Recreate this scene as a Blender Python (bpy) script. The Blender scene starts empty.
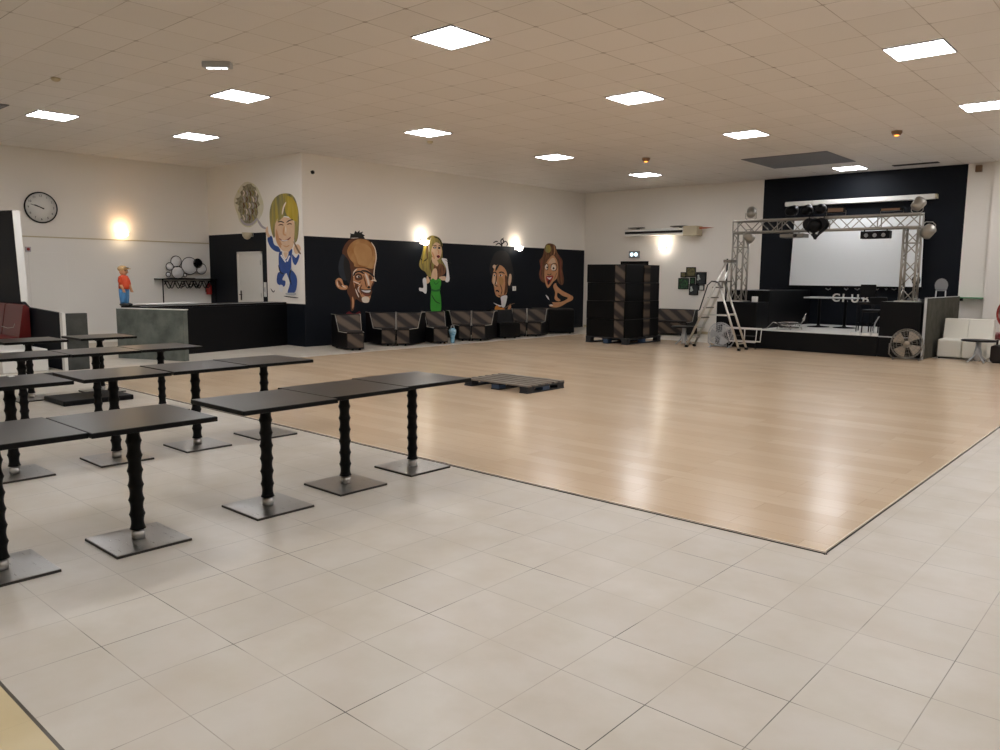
import bpy, bmesh, math, random
from mathutils import Vector, Matrix
random.seed(7)
PI = math.pi
scn = bpy.context.scene
COL = scn.collection

# ------------------------------------------------------------------ camera
F = 780.37; YAW = -.7261; PITCH = -.1257; ROLL = .0087; CH = 1.514
fw = Vector((math.sin(YAW)*math.cos(PITCH), math.cos(YAW)*math.cos(PITCH), math.sin(PITCH)))
rt0 = fw.cross(Vector((0, 0, 1))).normalized(); up0 = rt0.cross(fw)
rt = rt0*math.cos(ROLL) + up0*math.sin(ROLL); up = -rt0*math.sin(ROLL) + up0*math.cos(ROLL)
cam = bpy.data.cameras.new('camera'); co = bpy.data.objects.new('camera', cam); COL.objects.link(co)
cam.sensor_width = 36; cam.lens = F/1000*36; cam.clip_end = 100
co.matrix_world = Matrix(((rt.x, up.x, -fw.x, 0), (rt.y, up.y, -fw.y, 0), (rt.z, up.z, -fw.z, CH), (0, 0, 0, 1)))
scn.camera = co
def ray(x, y): return fw + rt*((x-500)/F) - up*((y-375)/F)
def at_x(x, y, X): d = ray(x, y); return d*(X/d.x) + Vector((0, 0, CH))
def at_y(x, y, Y): d = ray(x, y); return d*(Y/d.y) + Vector((0, 0, CH))

# ------------------------------------------------------------------ materials
def lin(c): return tuple(((v/255)/12.92 if v/255 <= .04045 else ((v/255+.055)/1.055)**2.4) for v in c) + (1,)
def mat(name, rgb, rough=.5, metal=0, var=.06, scale=6, spec=.5, bump=0, coat=0):
    m = bpy.data.materials.new(name); m.use_nodes = True
    nt = m.node_tree; b = nt.nodes['Principled BSDF']
    b.inputs['Roughness'].default_value = rough; b.inputs['Metallic'].default_value = metal
    b.inputs['Specular IOR Level'].default_value = spec
    if coat: b.inputs['Coat Weight'].default_value = coat; b.inputs['Coat Roughness'].default_value = .15
    tc = nt.nodes.new('ShaderNodeTexCoord'); nz = nt.nodes.new('ShaderNodeTexNoise')
    nz.inputs['Scale'].default_value = scale; nz.inputs['Detail'].default_value = 4
    nt.links.new(tc.outputs['Object'], nz.inputs['Vector'])
    mx = nt.nodes.new('ShaderNodeMix'); mx.data_type = 'RGBA'
    c = lin(rgb)
    mx.inputs[6].default_value = tuple(v*(1-var) for v in c[:3]) + (1,)
    mx.inputs[7].default_value = tuple(min(1, v*(1+var)) for v in c[:3]) + (1,)
    nt.links.new(nz.outputs['Fac'], mx.inputs[0]); nt.links.new(mx.outputs[2], b.inputs['Base Color'])
    if bump:
        bp = nt.nodes.new('ShaderNodeBump'); bp.inputs['Strength'].default_value = bump; bp.inputs['Distance'].default_value = .01
        nt.links.new(nz.outputs['Fac'], bp.inputs['Height']); nt.links.new(bp.outputs['Normal'], b.inputs['Normal'])
    return m
def emit(name, rgb, s):
    m = bpy.data.materials.new(name); m.use_nodes = True; b = m.node_tree.nodes['Principled BSDF']
    b.inputs['Base Color'].default_value = lin(rgb); b.inputs['Emission Color'].default_value = lin(rgb)
    b.inputs['Emission Strength'].default_value = s; b.inputs['Roughness'].default_value = .5
    return m
class G:  # tiny node graph helper
    def __init__(s, m): s.t = m.node_tree; s.b = s.t.nodes['Principled BSDF']
    def n(s, k, **kw):
        o = s.t.nodes.new(k)
        for a, v in kw.items(): setattr(o, a, v)
        return o
    def l(s, a, b): s.t.links.new(a, b)
    def math(s, op, a, b=None, clamp=False):
        o = s.n('ShaderNodeMath', operation=op); o.use_clamp = clamp
        for i, v in enumerate((a, b)):
            if v is None: continue
            if isinstance(v, (int, float)): o.inputs[i].default_value = v
            else: s.l(v, o.inputs[i])
        return o.outputs[0]
    def mix(s, f, a, b, bt='MIX'):
        o = s.n('ShaderNodeMix', data_type='RGBA', blend_type=bt)
        for i, v in ((0, f), (6, a), (7, b)):
            if isinstance(v, (int, float)): o.inputs[i].default_value = v
            elif isinstance(v, tuple): o.inputs[i].default_value = v
            else: s.l(v, o.inputs[i])
        return o.outputs[2]
    def ramp(s, f, p0, p1):
        o = s.n('ShaderNodeMapRange'); s.l(f, o.inputs[0]); o.inputs[1].default_value = p0; o.inputs[2].default_value = p1
        return o.outputs[0]
    def noise(s, vec, scale, detail=3, rough=.5):
        o = s.n('ShaderNodeTexNoise'); o.inputs['Scale'].default_value = scale; o.inputs['Detail'].default_value = detail
        o.inputs['Roughness'].default_value = rough
        s.l(vec, o.inputs['Vector']); return o.outputs['Fac']
    def pos(s, loc=(0, 0, 0), rot=(0, 0, 0), sc=(1, 1, 1)):
        g = s.n('ShaderNodeNewGeometry'); m = s.n('ShaderNodeMapping')
        m.inputs['Location'].default_value = loc; m.inputs['Rotation'].default_value = rot; m.inputs['Scale'].default_value = sc
        s.l(g.outputs['Position'], m.inputs['Vector']); return m.outputs['Vector']
    def brick(s, vec, w, h, mortar, c1, c2, cm, off=0., smooth=.1, bias=0):
        o = s.n('ShaderNodeTexBrick'); o.offset = off; o.squash = 1
        for k, v in (('Scale', 1), ('Mortar Size', mortar), ('Mortar Smooth', smooth), ('Bias', bias), ('Brick Width', w), ('Row Height', h), ('Color1', c1), ('Color2', c2), ('Mortar', cm)):
            o.inputs[k].default_value = v
        s.l(vec, o.inputs['Vector']); return o
def newmat(name):
    m = bpy.data.materials.new(name); m.use_nodes = True; return m, G(m)

TL = .3744
def mat_tile():
    m, g = newmat('ceramic_floor_tile')
    v = g.pos((2.0924, -1.9328, 0))
    v0 = g.pos()
    br = g.brick(v, TL, TL, .0022, lin((195, 188, 177)), lin((189, 182, 171)), lin((158, 150, 138)), smooth=.2)
    cloud = g.noise(v0, 3.2, 5, .55)
    col = g.mix(g.ramp(cloud, .38, .72), br.outputs['Color'], lin((183, 174, 159)))
    # yellower tiles of the passage nearest the entrance
    sp = g.n('ShaderNodeSeparateXYZ'); g.l(v0, sp.inputs[0])
    old = g.math('LESS_THAN', sp.outputs[1], .81)
    col = g.mix(old, col, g.mix(g.noise(v0, 5, 4), lin((200, 186, 150)), lin((186, 166, 124))))
    # joints: pale for the most part, dirty along stretches
    dirt = g.ramp(g.noise(g.pos((3.1, .7, 0), sc=(1.3, 1.3, 1)), 1.0, 2, .6), .50, .60)
    near = g.ramp(g.math('ADD', g.math('POWER', g.math('ADD', sp.outputs[0], 2.2), 2.0), g.math('POWER', g.math('SUBTRACT', sp.outputs[1], 2.3), 2.0)), 6.0, 1.0)
    dk = g.math('MULTIPLY', br.outputs['Fac'], g.math('ADD', g.math('MULTIPLY', dirt, g.math('ADD', .25, g.math('MULTIPLY', near, .75))), .08), True)
    col = g.mix(dk, col, lin((52, 46, 40)))
    seam = g.math('LESS_THAN', g.math('ABSOLUTE', g.math('SUBTRACT', sp.outputs[1], .815)), .006)
    col = g.mix(seam, col, lin((70, 62, 52)))
    g.l(col, g.b.inputs['Base Color'])
    r = g.math('ADD', g.math('MULTIPLY', g.noise(v0, 4.5, 4), .22), .27)
    g.l(r, g.b.inputs['Roughness'])
    bp = g.n('ShaderNodeBump'); bp.inputs['Strength'].default_value = .25; bp.inputs['Distance'].default_value = .0015
    g.l(g.math('SUBTRACT', g.math('MULTIPLY', g.noise(v0, 7, 3), .35), br.outputs['Fac']), bp.inputs['Height']); g.l(bp.outputs['Normal'], g.b.inputs['Normal'])
    return m
def mat_wood():
    m, g = newmat('laminate_dance_floor')
    v = g.pos((.3, .1, 0))
    br = g.brick(v, 1.28, .19, .0012, lin((205, 182, 154)), lin((192, 167, 138)), lin((146, 118, 92)), off=.37, smooth=.1)
    grain = g.noise(g.pos(sc=(1.2, 22, 1)), 2.2, 5, .6)
    col = g.mix(g.math('MULTIPLY', g.ramp(grain, .35, .7), .35), br.outputs['Color'], lin((180, 153, 123)))
    wear = g.noise(g.pos(sc=(.5, 1.5, 1)), .7, 3)
    col = g.mix(g.math('MULTIPLY', wear, .35), col, lin((208, 189, 164)))
    g.l(col, g.b.inputs['Base Color'])
    g.l(g.math('ADD', g.math('MULTIPLY', g.noise(v, 1.5, 4), .10), .17), g.b.inputs['Roughness'])
    bp = g.n('ShaderNodeBump'); bp.inputs['Strength'].default_value = .06; bp.inputs['Distance'].default_value = .0006
    g.l(g.math('SUBTRACT', g.math('MULTIPLY', g.noise(g.pos(sc=(1, 5, 1)), 6, 3), .3), br.outputs['Fac']), bp.inputs['Height']); g.l(bp.outputs['Normal'], g.b.inputs['Normal'])
    return m
def mat_ceiling():
    m, g = newmat('ceiling_tiles')
    v = g.pos((2.5+.3, -6.05+.3, 0))
    br = g.brick(v, .6, .6, .0045, lin((224, 219, 214)), lin((219, 214, 208)), lin((205, 196, 185)), smooth=.3)
    v0 = g.pos()
    d1 = g.ramp(g.noise(g.pos((4, 9, 0), sc=(1.6, .8, 1)), 1, 2), .42, .62)
    col = g.mix(g.math('MULTIPLY', br.outputs['Fac'], g.math('ADD', g.math('MULTIPLY', d1, .55), .10)), br.outputs['Color'], lin((92, 78, 64)))
    # grime where joints cross
    sp = g.n('ShaderNodeSeparateXYZ'); g.l(v, sp.inputs[0])
    def fr(o):
        f = g.math('FRACT', g.math('ADD', g.math('DIVIDE', o, .6), 100.5)); return g.math('ABSOLUTE', g.math('SUBTRACT', f, .5))
    rr = g.math('ADD', g.math('POWER', fr(sp.outputs[0]), 2.), g.math('POWER', fr(sp.outputs[1]), 2.))
    nd = g.math('MULTIPLY', g.ramp(rr, .0035, .0), g.math('MULTIPLY', d1, .5))
    col = g.mix(nd, col, lin((110, 92, 74)))
    g.l(col, g.b.inputs['Base Color']); g.b.inputs['Roughness'].default_value = .6
    bp = g.n('ShaderNodeBump'); bp.inputs['Strength'].default_value = .3; bp.inputs['Distance'].default_value = .004
    g.l(g.math('SUBTRACT', g.noise(v0, 60, 2), br.outputs['Fac']), bp.inputs['Height']); g.l(bp.outputs['Normal'], g.b.inputs['Normal'])
    return m
def mat_stone(name, a, b2, rough=.45, spec=.2):
    m, g = newmat(name); tc = g.n('ShaderNodeTexCoord')
    n1 = g.noise(tc.outputs['Object'], 3.5, 6, .62)
    col = g.mix(g.ramp(n1, .35, .65), lin(a), lin(b2))
    g.l(col, g.b.inputs['Base Color']); g.b.inputs['Roughness'].default_value = rough; g.b.inputs['Specular IOR Level'].default_value = spec
    return m
def mat_stripe():
    m, g = newmat('striped_velour'); tc = g.n('ShaderNodeTexCoord'); mp = g.n('ShaderNodeMapping')
    mp.inputs['Rotation'].default_value = (0, math.radians(55), 0)
    g.l(tc.outputs['Object'], mp.inputs['Vector'])
    w = g.n('ShaderNodeTexWave'); w.bands_direction = 'X'; w.inputs['Scale'].default_value = 1.25; w.inputs['Distortion'].default_value = .6; w.inputs['Detail'].default_value = 2
    g.l(mp.outputs['Vector'], w.inputs['Vector'])
    f = g.ramp(w.outputs['Fac'], .2, .75)
    col = g.mix(f, lin((28, 21, 17)), lin((86, 72, 60)))
    g.l(col, g.b.inputs['Base Color']); g.b.inputs['Roughness'].default_value = .75
    return m
def mat_steel(name, rgb, rough):
    m, g = newmat(name); tc = g.n('ShaderNodeTexCoord'); mp = g.n('ShaderNodeMapping'); mp.inputs['Scale'].default_value = (2, 60, 2)
    g.l(tc.outputs['Object'], mp.inputs['Vector'])
    n1 = g.noise(mp.outputs['Vector'], 6, 3)
    g.l(g.math('ADD', g.math('MULTIPLY', n1, .14), rough-.07), g.b.inputs['Roughness'])
    g.b.inputs['Base Color'].default_value = lin(rgb); g.b.inputs['Metallic'].default_value = 1
    return m
def mat_mottle(name, cols, scale=6, streak=1):
    m, g = newmat(name); tc = g.n('ShaderNodeMapping'); tc0 = g.n('ShaderNodeTexCoord'); g.l(tc0.outputs['Object'], tc.inputs['Vector']); tc.inputs['Scale'].default_value = (1, 1, 1/streak)
    c = lin(cols[0])
    for i, k in enumerate(cols[1:]):
        n1 = g.noise(tc.outputs['Vector'], scale*(1+.4*i), 4, .55)
        c = g.mix(g.ramp(n1, .38, .68), c, lin(k))
    g.l(c, g.b.inputs['Base Color']); g.b.inputs['Roughness'].default_value = .8
    return m

M = dict(
    tile=mat_tile(), wood=mat_wood(), ceil=mat_ceiling(),
    white=mat('white_wall_paint', (230, 225, 217), .75, var=.02, scale=1.2),
    lwhite=mat('white_lower_wall_paint', (232, 229, 223), .7, var=.02, scale=1.2),
    navy=mat('blue_black_wall_paint', (14, 18, 25), .6, var=.15, spec=.16, scale=1.5),
    black=mat('black_paint', (7, 7, 9), .5, var=.15, spec=.16),
    blackw=mat('black_lacquered_tabletop', (22, 15, 10), .3, var=.15, scale=3, spec=.3),  # brown tint in the black imitates the walls reflected in it
    edge=mat('black_table_edge', (3, 3, 3), .5, spec=.15),
    plate_edge=mat('dark_plate_edge', (40, 36, 32), .5),
    blackm=mat('black_cast_column', (3, 3, 3), .5, spec=.15),
    steel=mat_steel('brushed_steel', (166, 164, 160), .3),
    chrome=mat('chrome', (205, 204, 202), .16, 1, var=.02),
    alu=mat('aluminium', (205, 203, 196), .32, 1, var=.04),
    truss=mat('aluminium_truss_tube', (160, 156, 148), .4, .75, var=.05),
    whitep=mat('white_plastic', (222, 221, 216), .4, var=.02),
    screen=mat('white_screen_fabric', (226, 229, 230), .8, var=.01),
    stone=mat_stone('grey_green_stone_tile', (86, 92, 86), (116, 121, 114)),
    stonedk=mat_stone('dark_grey_stone_tile', (56, 58, 56), (74, 76, 73)),
    stonebr=mat_stone('brown_grey_stone_tile', (66, 65, 58), (82, 80, 72), .85, .04),
    stripe=mat_stripe(), vinyl=mat('black_vinyl', (5, 5, 6), .45, spec=.18, var=.12, scale=4),
    piping=mat('pale_piping', (170, 164, 155), .5),
    red=mat('red_leatherette', (98, 16, 13), .38, var=.15, scale=4),
    wsofa=mat('white_leatherette', (226, 223, 212), .5, var=.03, scale=3),
    brownf=mat('dark_brown_fabric', (30, 21, 18), .8, var=.2, scale=8),
    redpat=mat_mottle('red_and_cream_fabric', [(205, 190, 180), (140, 28, 34), (90, 20, 26)], 9),
    pallet=mat('sheen_toned_pallet_wood', (112, 104, 94), .7, var=.3, scale=5),  # deck boards toned lighter than the frame, sheen put into the colour
    palletb=mat('blue_pallet_block', (42, 62, 88), .7, var=.3, scale=6),
    palletd=mat('near_black_pallet_wood', (28, 29, 33), .75, var=.3, scale=5),
    greyfan=mat('grey_brown_fan_blade', (150, 138, 122), .45, var=.05),
    wire=mat('grey_wire', (120, 116, 108), .4, .6),
    grey=mat('grey_plastic', (128, 128, 130), .5), lgrey=mat('light_grey_plastic', (176, 178, 180), .45),
    vent=mat('grey_ceiling_panel', (112, 113, 118), .7, var=.08, scale=3), dark=mat('dark_gap', (24, 20, 18), .8),
    green=mat('green_glass_edge', (84, 150, 108), .25), brown=mat('brown_plastic', (120, 92, 68), .6),
    beige=mat('beige_box', (190, 178, 150), .6), orange=mat('orange_red_plastic', (170, 92, 60), .5),
    door=mat('white_door_paint', (214, 212, 206), .45, var=.02), stagetop=mat('pale_stage_floor', (205, 204, 200), .5, var=.06, scale=3),
    skin=mat('tan_paint', (196, 142, 100), .8, var=.22, scale=7), skin2=mat('pale_tan_paint', (214, 180, 148), .8, var=.14, scale=9),
    brn=mat_mottle('brown_forehead_paint', [(164, 114, 64), (136, 86, 46), (186, 144, 92)], 2.2),
    dkbrn=mat_mottle('auburn_hair_paint', [(92, 56, 34), (62, 38, 26), (132, 88, 56)], 10, 3),
    blond=mat_mottle('blond_hair_paint', [(176, 156, 78), (146, 130, 66), (104, 98, 58)], 9, 5),
    blondg=mat_mottle('olive_blond_hair_paint', [(150, 140, 86), (186, 160, 52), (104, 104, 76)], 7, 6),
    umber=mat('dark_umber_paint', (92, 54, 32), .8, var=.2, scale=6), tanlt=mat_mottle('light_tan_paint', [(178, 132, 82), (190, 148, 98)], 3), slate=mat('slate_blue_paint', (30, 38, 48), .8), redbrown=mat('red_brown_paint', (128, 66, 50), .8), goldp=mat_mottle('golden_hair_paint', [(176, 150, 30), (150, 134, 44), (196, 170, 70)], 6, 6),
    ink=mat('black_outline_paint', (22, 19, 18), .8), cream=mat('cream_highlight_paint', (228, 214, 196), .8, var=.05),
    wpaint=mat('white_highlight_paint', (226, 224, 224), .8), greenp=mat('green_dress_paint', (58, 150, 48), .8, var=.25, scale=6),
    greend=mat('dark_green_paint', (30, 96, 38), .8), bluep=mat('blue_suit_paint', (44, 74, 138), .8, var=.25, scale=7),
    lips=mat('red_lip_paint', (150, 52, 48), .8), orangep=mat('orange_paint', (206, 132, 52), .8, var=.2),
    yellowp=mat_mottle('yellow_spray_paint', [(210, 204, 186), (202, 196, 140), (208, 203, 186)], 6),
    mottle=mat_mottle('grey_olive_spray_paint', [(140, 132, 112), (96, 90, 82), (182, 174, 150), (120, 112, 78)], 10),
    lilac=mat('lilac_grey_paint', (172, 164, 168), .8), redp=mat('dark_red_paint', (96, 24, 30), .8),
    fcap=mat('cream_cap', (196, 160, 110), .6), fred=mat('orange_red_shirt', (206, 72, 30), .5), fblue=mat('blue_jeans', (70, 132, 186), .5),
    fskin=mat('figure_skin', (204, 150, 110), .5), fshoe=mat('black_shoes', (22, 26, 28), .4),
    photo1=mat_mottle('green_garden_picture', [(48, 60, 50), (70, 128, 74), (24, 30, 30)], 14),
    photo2=mat_mottle('olive_picture', [(96, 94, 62), (130, 122, 80), (60, 58, 44)], 14),
    photo3=mat_mottle('dark_picture', [(30, 34, 38), (44, 50, 52)], 14),
    photo4=mat('white_picture', (200, 204, 200), .5), bag=mat_mottle('light_blue_bag', [(120, 176, 200), (196, 216, 220), (70, 128, 160)], 12),
    panel=emit('led_panel_light', (250, 251, 255), 21), glow=emit('warm_lamp_glass', (255, 226, 184), 8),
    glowc=emit('cool_lamp_glass', (255, 246, 232), 8), led=emit('led_glow', (235, 245, 255), 3), amber=emit('amber_lamp', (255, 150, 60), 2.2),
    signw=emit('lit_sign', (205, 232, 240), 1.6), floorink=mat('ext_red', (150, 24, 20), .4),
)

# ------------------------------------------------------------------ mesh helpers
class MB:
    def __init__(s): s.bm = bmesh.new(); s.mats = []
    def mi(s, m):
        if m not in s.mats: s.mats.append(m)
        return s.mats.index(m)
    def _add(s, verts, faces, m, smooth=False):
        vs = [s.bm.verts.new(v) for v in verts]; i = s.mi(m)
        for f in faces:
            try: fc = s.bm.faces.new([vs[k] for k in f])
            except ValueError: continue
            fc.material_index = i; fc.smooth = smooth
        return vs
    def box(s, x0, x1, y0, y1, z0, z1, m, bev=0, X=None):
        bm2 = bmesh.new(); bmesh.ops.create_cube(bm2, size=1)
        for v in bm2.verts: v.co = Vector(((x0+x1)/2 + v.co.x*(x1-x0), (y0+y1)/2 + v.co.y*(y1-y0), (z0+z1)/2 + v.co.z*(z1-z0)))
        if bev: bmesh.ops.bevel(bm2, geom=bm2.edges[:], offset=bev, segments=2, affect='EDGES', profile=.5)
        s.merge(bm2, m, X, bev > 0); return s
    def merge(s, bm2, m, X=None, smooth=False):
        if X is not None: bmesh.ops.transform(bm2, matrix=X, verts=bm2.verts)
        bm2.verts.index_update()
        s._add([v.co.copy() for v in bm2.verts], [[v.index for v in f.verts] for f in bm2.faces], m, False); bm2.free()
    def tube(s, pts, r, m, seg=10, closed=False, caps=True):
        pts = [Vector(p) for p in pts]; n = len(pts); rings = []
        prev = None
        for i, p in enumerate(pts):
            a = pts[i-1] if (i > 0 or closed) else p; b = pts[(i+1) % n] if (i < n-1 or closed) else p
            t = (b-a).normalized()
            if prev is None:
                u = t.cross(Vector((0, 0, 1)));
                if u.length < .01: u = t.cross(Vector((1, 0, 0)))
            else: u = prev - t*prev.dot(t)
            u.normalize(); prev = u; w = t.cross(u)
            rr = r[i] if isinstance(r, (list, tuple)) else r
            rings.append([p + (u*math.cos(2*PI*k/seg) + w*math.sin(2*PI*k/seg))*rr for k in range(seg)])
        V = [v for q in rings for v in q]; Fc = []
        for i in range(n if closed else n-1):
            a = i*seg; b = ((i+1) % n)*seg
            for k in range(seg): Fc.append((a+k, a+(k+1) % seg, b+(k+1) % seg, b+k))
        if not closed and caps: Fc += [tuple(range(seg))[::-1], tuple(range((n-1)*seg, n*seg))]
        s._add(V, Fc, m, True); return s
    def lathe(s, prof, m, c=(0, 0, 0), seg=24, axis='z', X=None, smooth=True):
        V = []; Fc = []
        for (r, z) in prof:
            for k in range(seg):
                a = 2*PI*k/seg; v = Vector((r*math.cos(a), r*math.sin(a), z))
                if axis == 'y': v = Vector((v.x, v.z, v.y))
                if axis == 'x': v = Vector((v.z, v.x, v.y))
                V.append((X @ v if X else v) + Vector(c))
        n = len(prof)
        for i in range(n-1):
            for k in range(seg): Fc.append((i*seg+k, i*seg+(k+1) % seg, (i+1)*seg+(k+1) % seg, (i+1)*seg+k))
        if prof[0][0] > 1e-5: Fc.append(tuple(range(seg))[::-1])
        if prof[-1][0] > 1e-5: Fc.append(tuple(range((n-1)*seg, n*seg)))
        s._add(V, Fc, m, smooth); return s
    def prism(s, poly, d, m, X=None):
        # polygon of 3-D points pushed along vector d
        a = [Vector(p) for p in poly]; b = [p+Vector(d) for p in a]; n = len(a)
        if X: a = [X @ p for p in a]; b = [X @ p for p in b]
        s._add(a+b, [tuple(range(n))[::-1], tuple(range(n, 2*n))] + [(i, (i+1) % n, n+(i+1) % n, n+i) for i in range(n)], m); return s
    def poly(s, pts, m): s._add(pts, [tuple(range(len(pts)))], m); return s
    def sphere(s, c, r, m, sc=(1, 1, 1), seg=16, X=None):
        bm2 = bmesh.new(); bmesh.ops.create_uvsphere(bm2, u_segments=seg, v_segments=max(6, seg//2), radius=r)
        for v in bm2.verts: v.co = Vector((v.co.x*sc[0], v.co.y*sc[1], v.co.z*sc[2]))
        if X: bmesh.ops.transform(bm2, matrix=X, verts=bm2.verts)
        for v in bm2.verts: v.co += Vector(c)
        bm2.verts.index_update()
        s._add([v.co.copy() for v in bm2.verts], [[v.index for v in f.verts] for f in bm2.faces], m, True); bm2.free(); return s
    def build(s, name, parent=None, label=None, kind=None, recalc=True):
        me = bpy.data.meshes.new(name)
        if recalc: bmesh.ops.recalc_face_normals(s.bm, faces=s.bm.faces[:])
        s.bm.to_mesh(me); s.bm.free()
        for m in s.mats: me.materials.append(M[m] if isinstance(m, str) else m)
        o = bpy.data.objects.new(name, me); COL.objects.link(o)
        if parent: o.parent = parent
        if label: o['label'] = label
        if kind: o['kind'] = kind
        return o
def thing(name, label, cat, loc=(0, 0, 0), rz=0, group=None):
    o = bpy.data.objects.new(name, None); COL.objects.link(o); o.location = loc; o.rotation_euler = (0, 0, rz)
    o.empty_display_size = .1
    o['label'] = label; o['category'] = cat
    if group: o['group'] = group
    return o
def tag(o, label, cat, group=None, loc=None, rz=None):
    o['label'] = label; o['category'] = cat
    if group: o['group'] = group
    if loc: o.location = loc
    if rz is not None: o.rotation_euler = (0, 0, rz)
    return o
def dup(root, loc, rz=None, label=None):
    r = root.copy(); COL.objects.link(r); r.location = loc
    if rz is not None: r.rotation_euler = (0, 0, rz)
    if label: r['label'] = label
    for ch in list(root.children):
        c = ch.copy(); COL.objects.link(c); c.parent = r
        for gch in ch.children:
            d = gch.copy(); COL.objects.link(d); d.parent = c
    return r
def text(name, s, size, m, mw, parent=None, ext=.004, align='CENTER', off=0):
    cu = bpy.data.curves.new(name, 'FONT'); cu.body = s; cu.size = size; cu.extrude = ext; cu.align_x = align; cu.align_y = 'CENTER'
    cu.materials.append(M[m]); cu.offset = off; o0 = bpy.data.objects.new(name+'_curve', cu); COL.objects.link(o0)
    bpy.context.view_layer.update()
    me = bpy.data.meshes.new_from_object(o0.evaluated_get(bpy.context.evaluated_depsgraph_get())); me.name = name
    bpy.data.objects.remove(o0); bpy.data.curves.remove(cu)
    o = bpy.data.objects.new(name, me); COL.objects.link(o); o.matrix_world = mw
    if parent:
        o.parent = parent; o.matrix_parent_inverse = Matrix(); o.matrix_basis = mw
    return o
STR = 'structure'

# ------------------------------------------------------------------ the setting
XL, YR, XM, YS, ZC = -17.87, 9.55, -13.98, 19.54, 4.0
XR, YB = 3.5, -4.0
MB().box(XL-.1, XR+.1, YB-.1, YS+.1, -.1, 0, 'tile').build('floor', kind=STR)
MB().box(XL-.1, XR+.1, YB-.1, YS+.1, ZC, ZC+.1, 'ceil').build('ceiling', kind=STR)
DF = (-12.15, -1.426, 4.337, 16.9)
b = MB().box(*DF, 0, .012, 'wood'); b.build('floor_dance', kind=STR)
b = MB().box(DF[0], DF[1]+.012, DF[2]-.006, DF[2], 0, .0125, 'cream'); b.box(DF[1], DF[1]+.006, DF[2], DF[3], 0, .0125, 'cream')
b.box(DF[0], DF[1]+.02, DF[2]-.014, DF[2]-.006, 0, .004, 'dark'); b.box(DF[1]+.006, DF[1]+.013, DF[2]-.024, DF[3], 0, .004, 'dark'); b.build('trim_1', kind=STR)  # dark strips paint the shadow line along the pale trim
# left wall
b = MB().box(XL-.1, XL, YB, YR+.1, 0, 2.24, 'lwhite'); b.box(XL-.1, XL, YB, YR+.1, 2.24, ZC, 'white'); b.build('wall_left', kind=STR)
MB().box(XL, XL+.012, YB, YR, 2.225, 2.25, 'beige').build('trim_2', kind=STR)
# return wall with the door
b = MB()
dx0, dx1, dz = -16.60, -15.55, 2.02
b.box(XL, dx0, YR, YR+.1, 0, 2.43, 'navy'); b.box(dx0, dx1, YR, YR+.1, dz, 2.43, 'navy'); b.box(dx1, -15.37, YR, YR+.1, 0, 2.43, 'navy')
b.box(XL, -15.37, YR, YR+.1, 2.43, ZC, 'white')
b.box(-15.37, XM, YR, YR+.02, .9, ZC, 'white'); b.box(-15.37, XM, YR, YR+.02, 0, .9, 'navy')
b.build('wall_back', kind=STR)
d = MB().box(dx0+.05, dx1-.05, YR+.005, YR+.045, .01, dz-.05, 'door').build('door_1', kind=STR)
b = MB().box(dx0, dx0+.05, YR-.015, YR+.06, 0, dz, 'door'); b.box(dx1-.05, dx1, YR-.015, YR+.06, 0, dz, 'door'); b.box(dx0, dx1, YR-.015, YR+.06, dz-.05, dz, 'door')
b.build('door_frame', d)
b = MB().box(dx0+.10, dx0+.14, YR-.008, YR+.006, .92, 1.14, 'dark'); b.tube([(dx0+.12, YR-.01, 1.05), (dx0+.12, YR-.05, 1.05), (dx0+.24, YR-.05, 1.05)], .009, 'dark', 8); b.build('door_handle', d)
b = MB().box(dx1-.07, dx1-.045, YR-.02, YR+.004, 1.72, 1.82, 'chrome'); b.box(dx1-.07, dx1-.045, YR-.02, YR+.004, 1.0, 1.1, 'chrome'); b.build('hinge', d)
# mural wall
b = MB().box(XM-.1, XM, YR+.02, YS, 0, 2.315, 'navy'); b.box(XM-.1, XM, YR+.02, YS, 2.315, ZC, 'white'); b.build('wall_side', kind=STR)
# stage wall with a black rectangle and a dark doorway
bx0, bx1 = -8.45, -3.93; ex0, ex1, ez = -12.67, -11.74, 1.98
b = MB(); b.box(XM-.1, ex0, YS, YS+.1, 0, ZC, 'white'); b.box(ex0, ex1, YS, YS+.1, ez, ZC, 'white'); b.box(ex1, bx0, YS, YS+.1, 0, ZC, 'white')
b.box(bx0, bx1, YS, YS+.1, 0, ZC, 'navy'); b.box(bx1, XR, YS, YS+.1, 0, ZC, 'white'); b.build('wall_front', kind=STR)
d = MB().box(ex0, ex1, YS+.03, YS+.08, 0, ez, 'dark').build('door_2', kind=STR)
b = MB().box(ex0, ex0+.05, YS-.012, YS+.05, 0, ez, 'black'); b.box(ex1-.05, ex1, YS-.012, YS+.05, 0, ez, 'black'); b.box(ex0, ex1, YS-.012, YS+.05, ez-.05, ez, 'black'); b.build('door_frame', d)
MB().box(XM+.03, bx0, YS-.012, YS, 0, .07, 'beige').build('baseboard_front', kind=STR)
MB().box(-3.42, XR, YS-.12, YS, 0, ZC, 'white').build('wall_pier', kind=STR)
MB().box(XR, XR+.1, YB, YS, 0, ZC, 'white').build('wall_right', kind=STR)
MB().box(XL, XR, YB-.1, YB, 0, ZC, 'white').build('wall_rear', kind=STR)
# flush cupboard door in the left wall
d = MB().box(XL, XL+.008, 5.62, 6.34, .05, 1.93, 'lwhite', .003).build('door_3', kind=STR)

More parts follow.
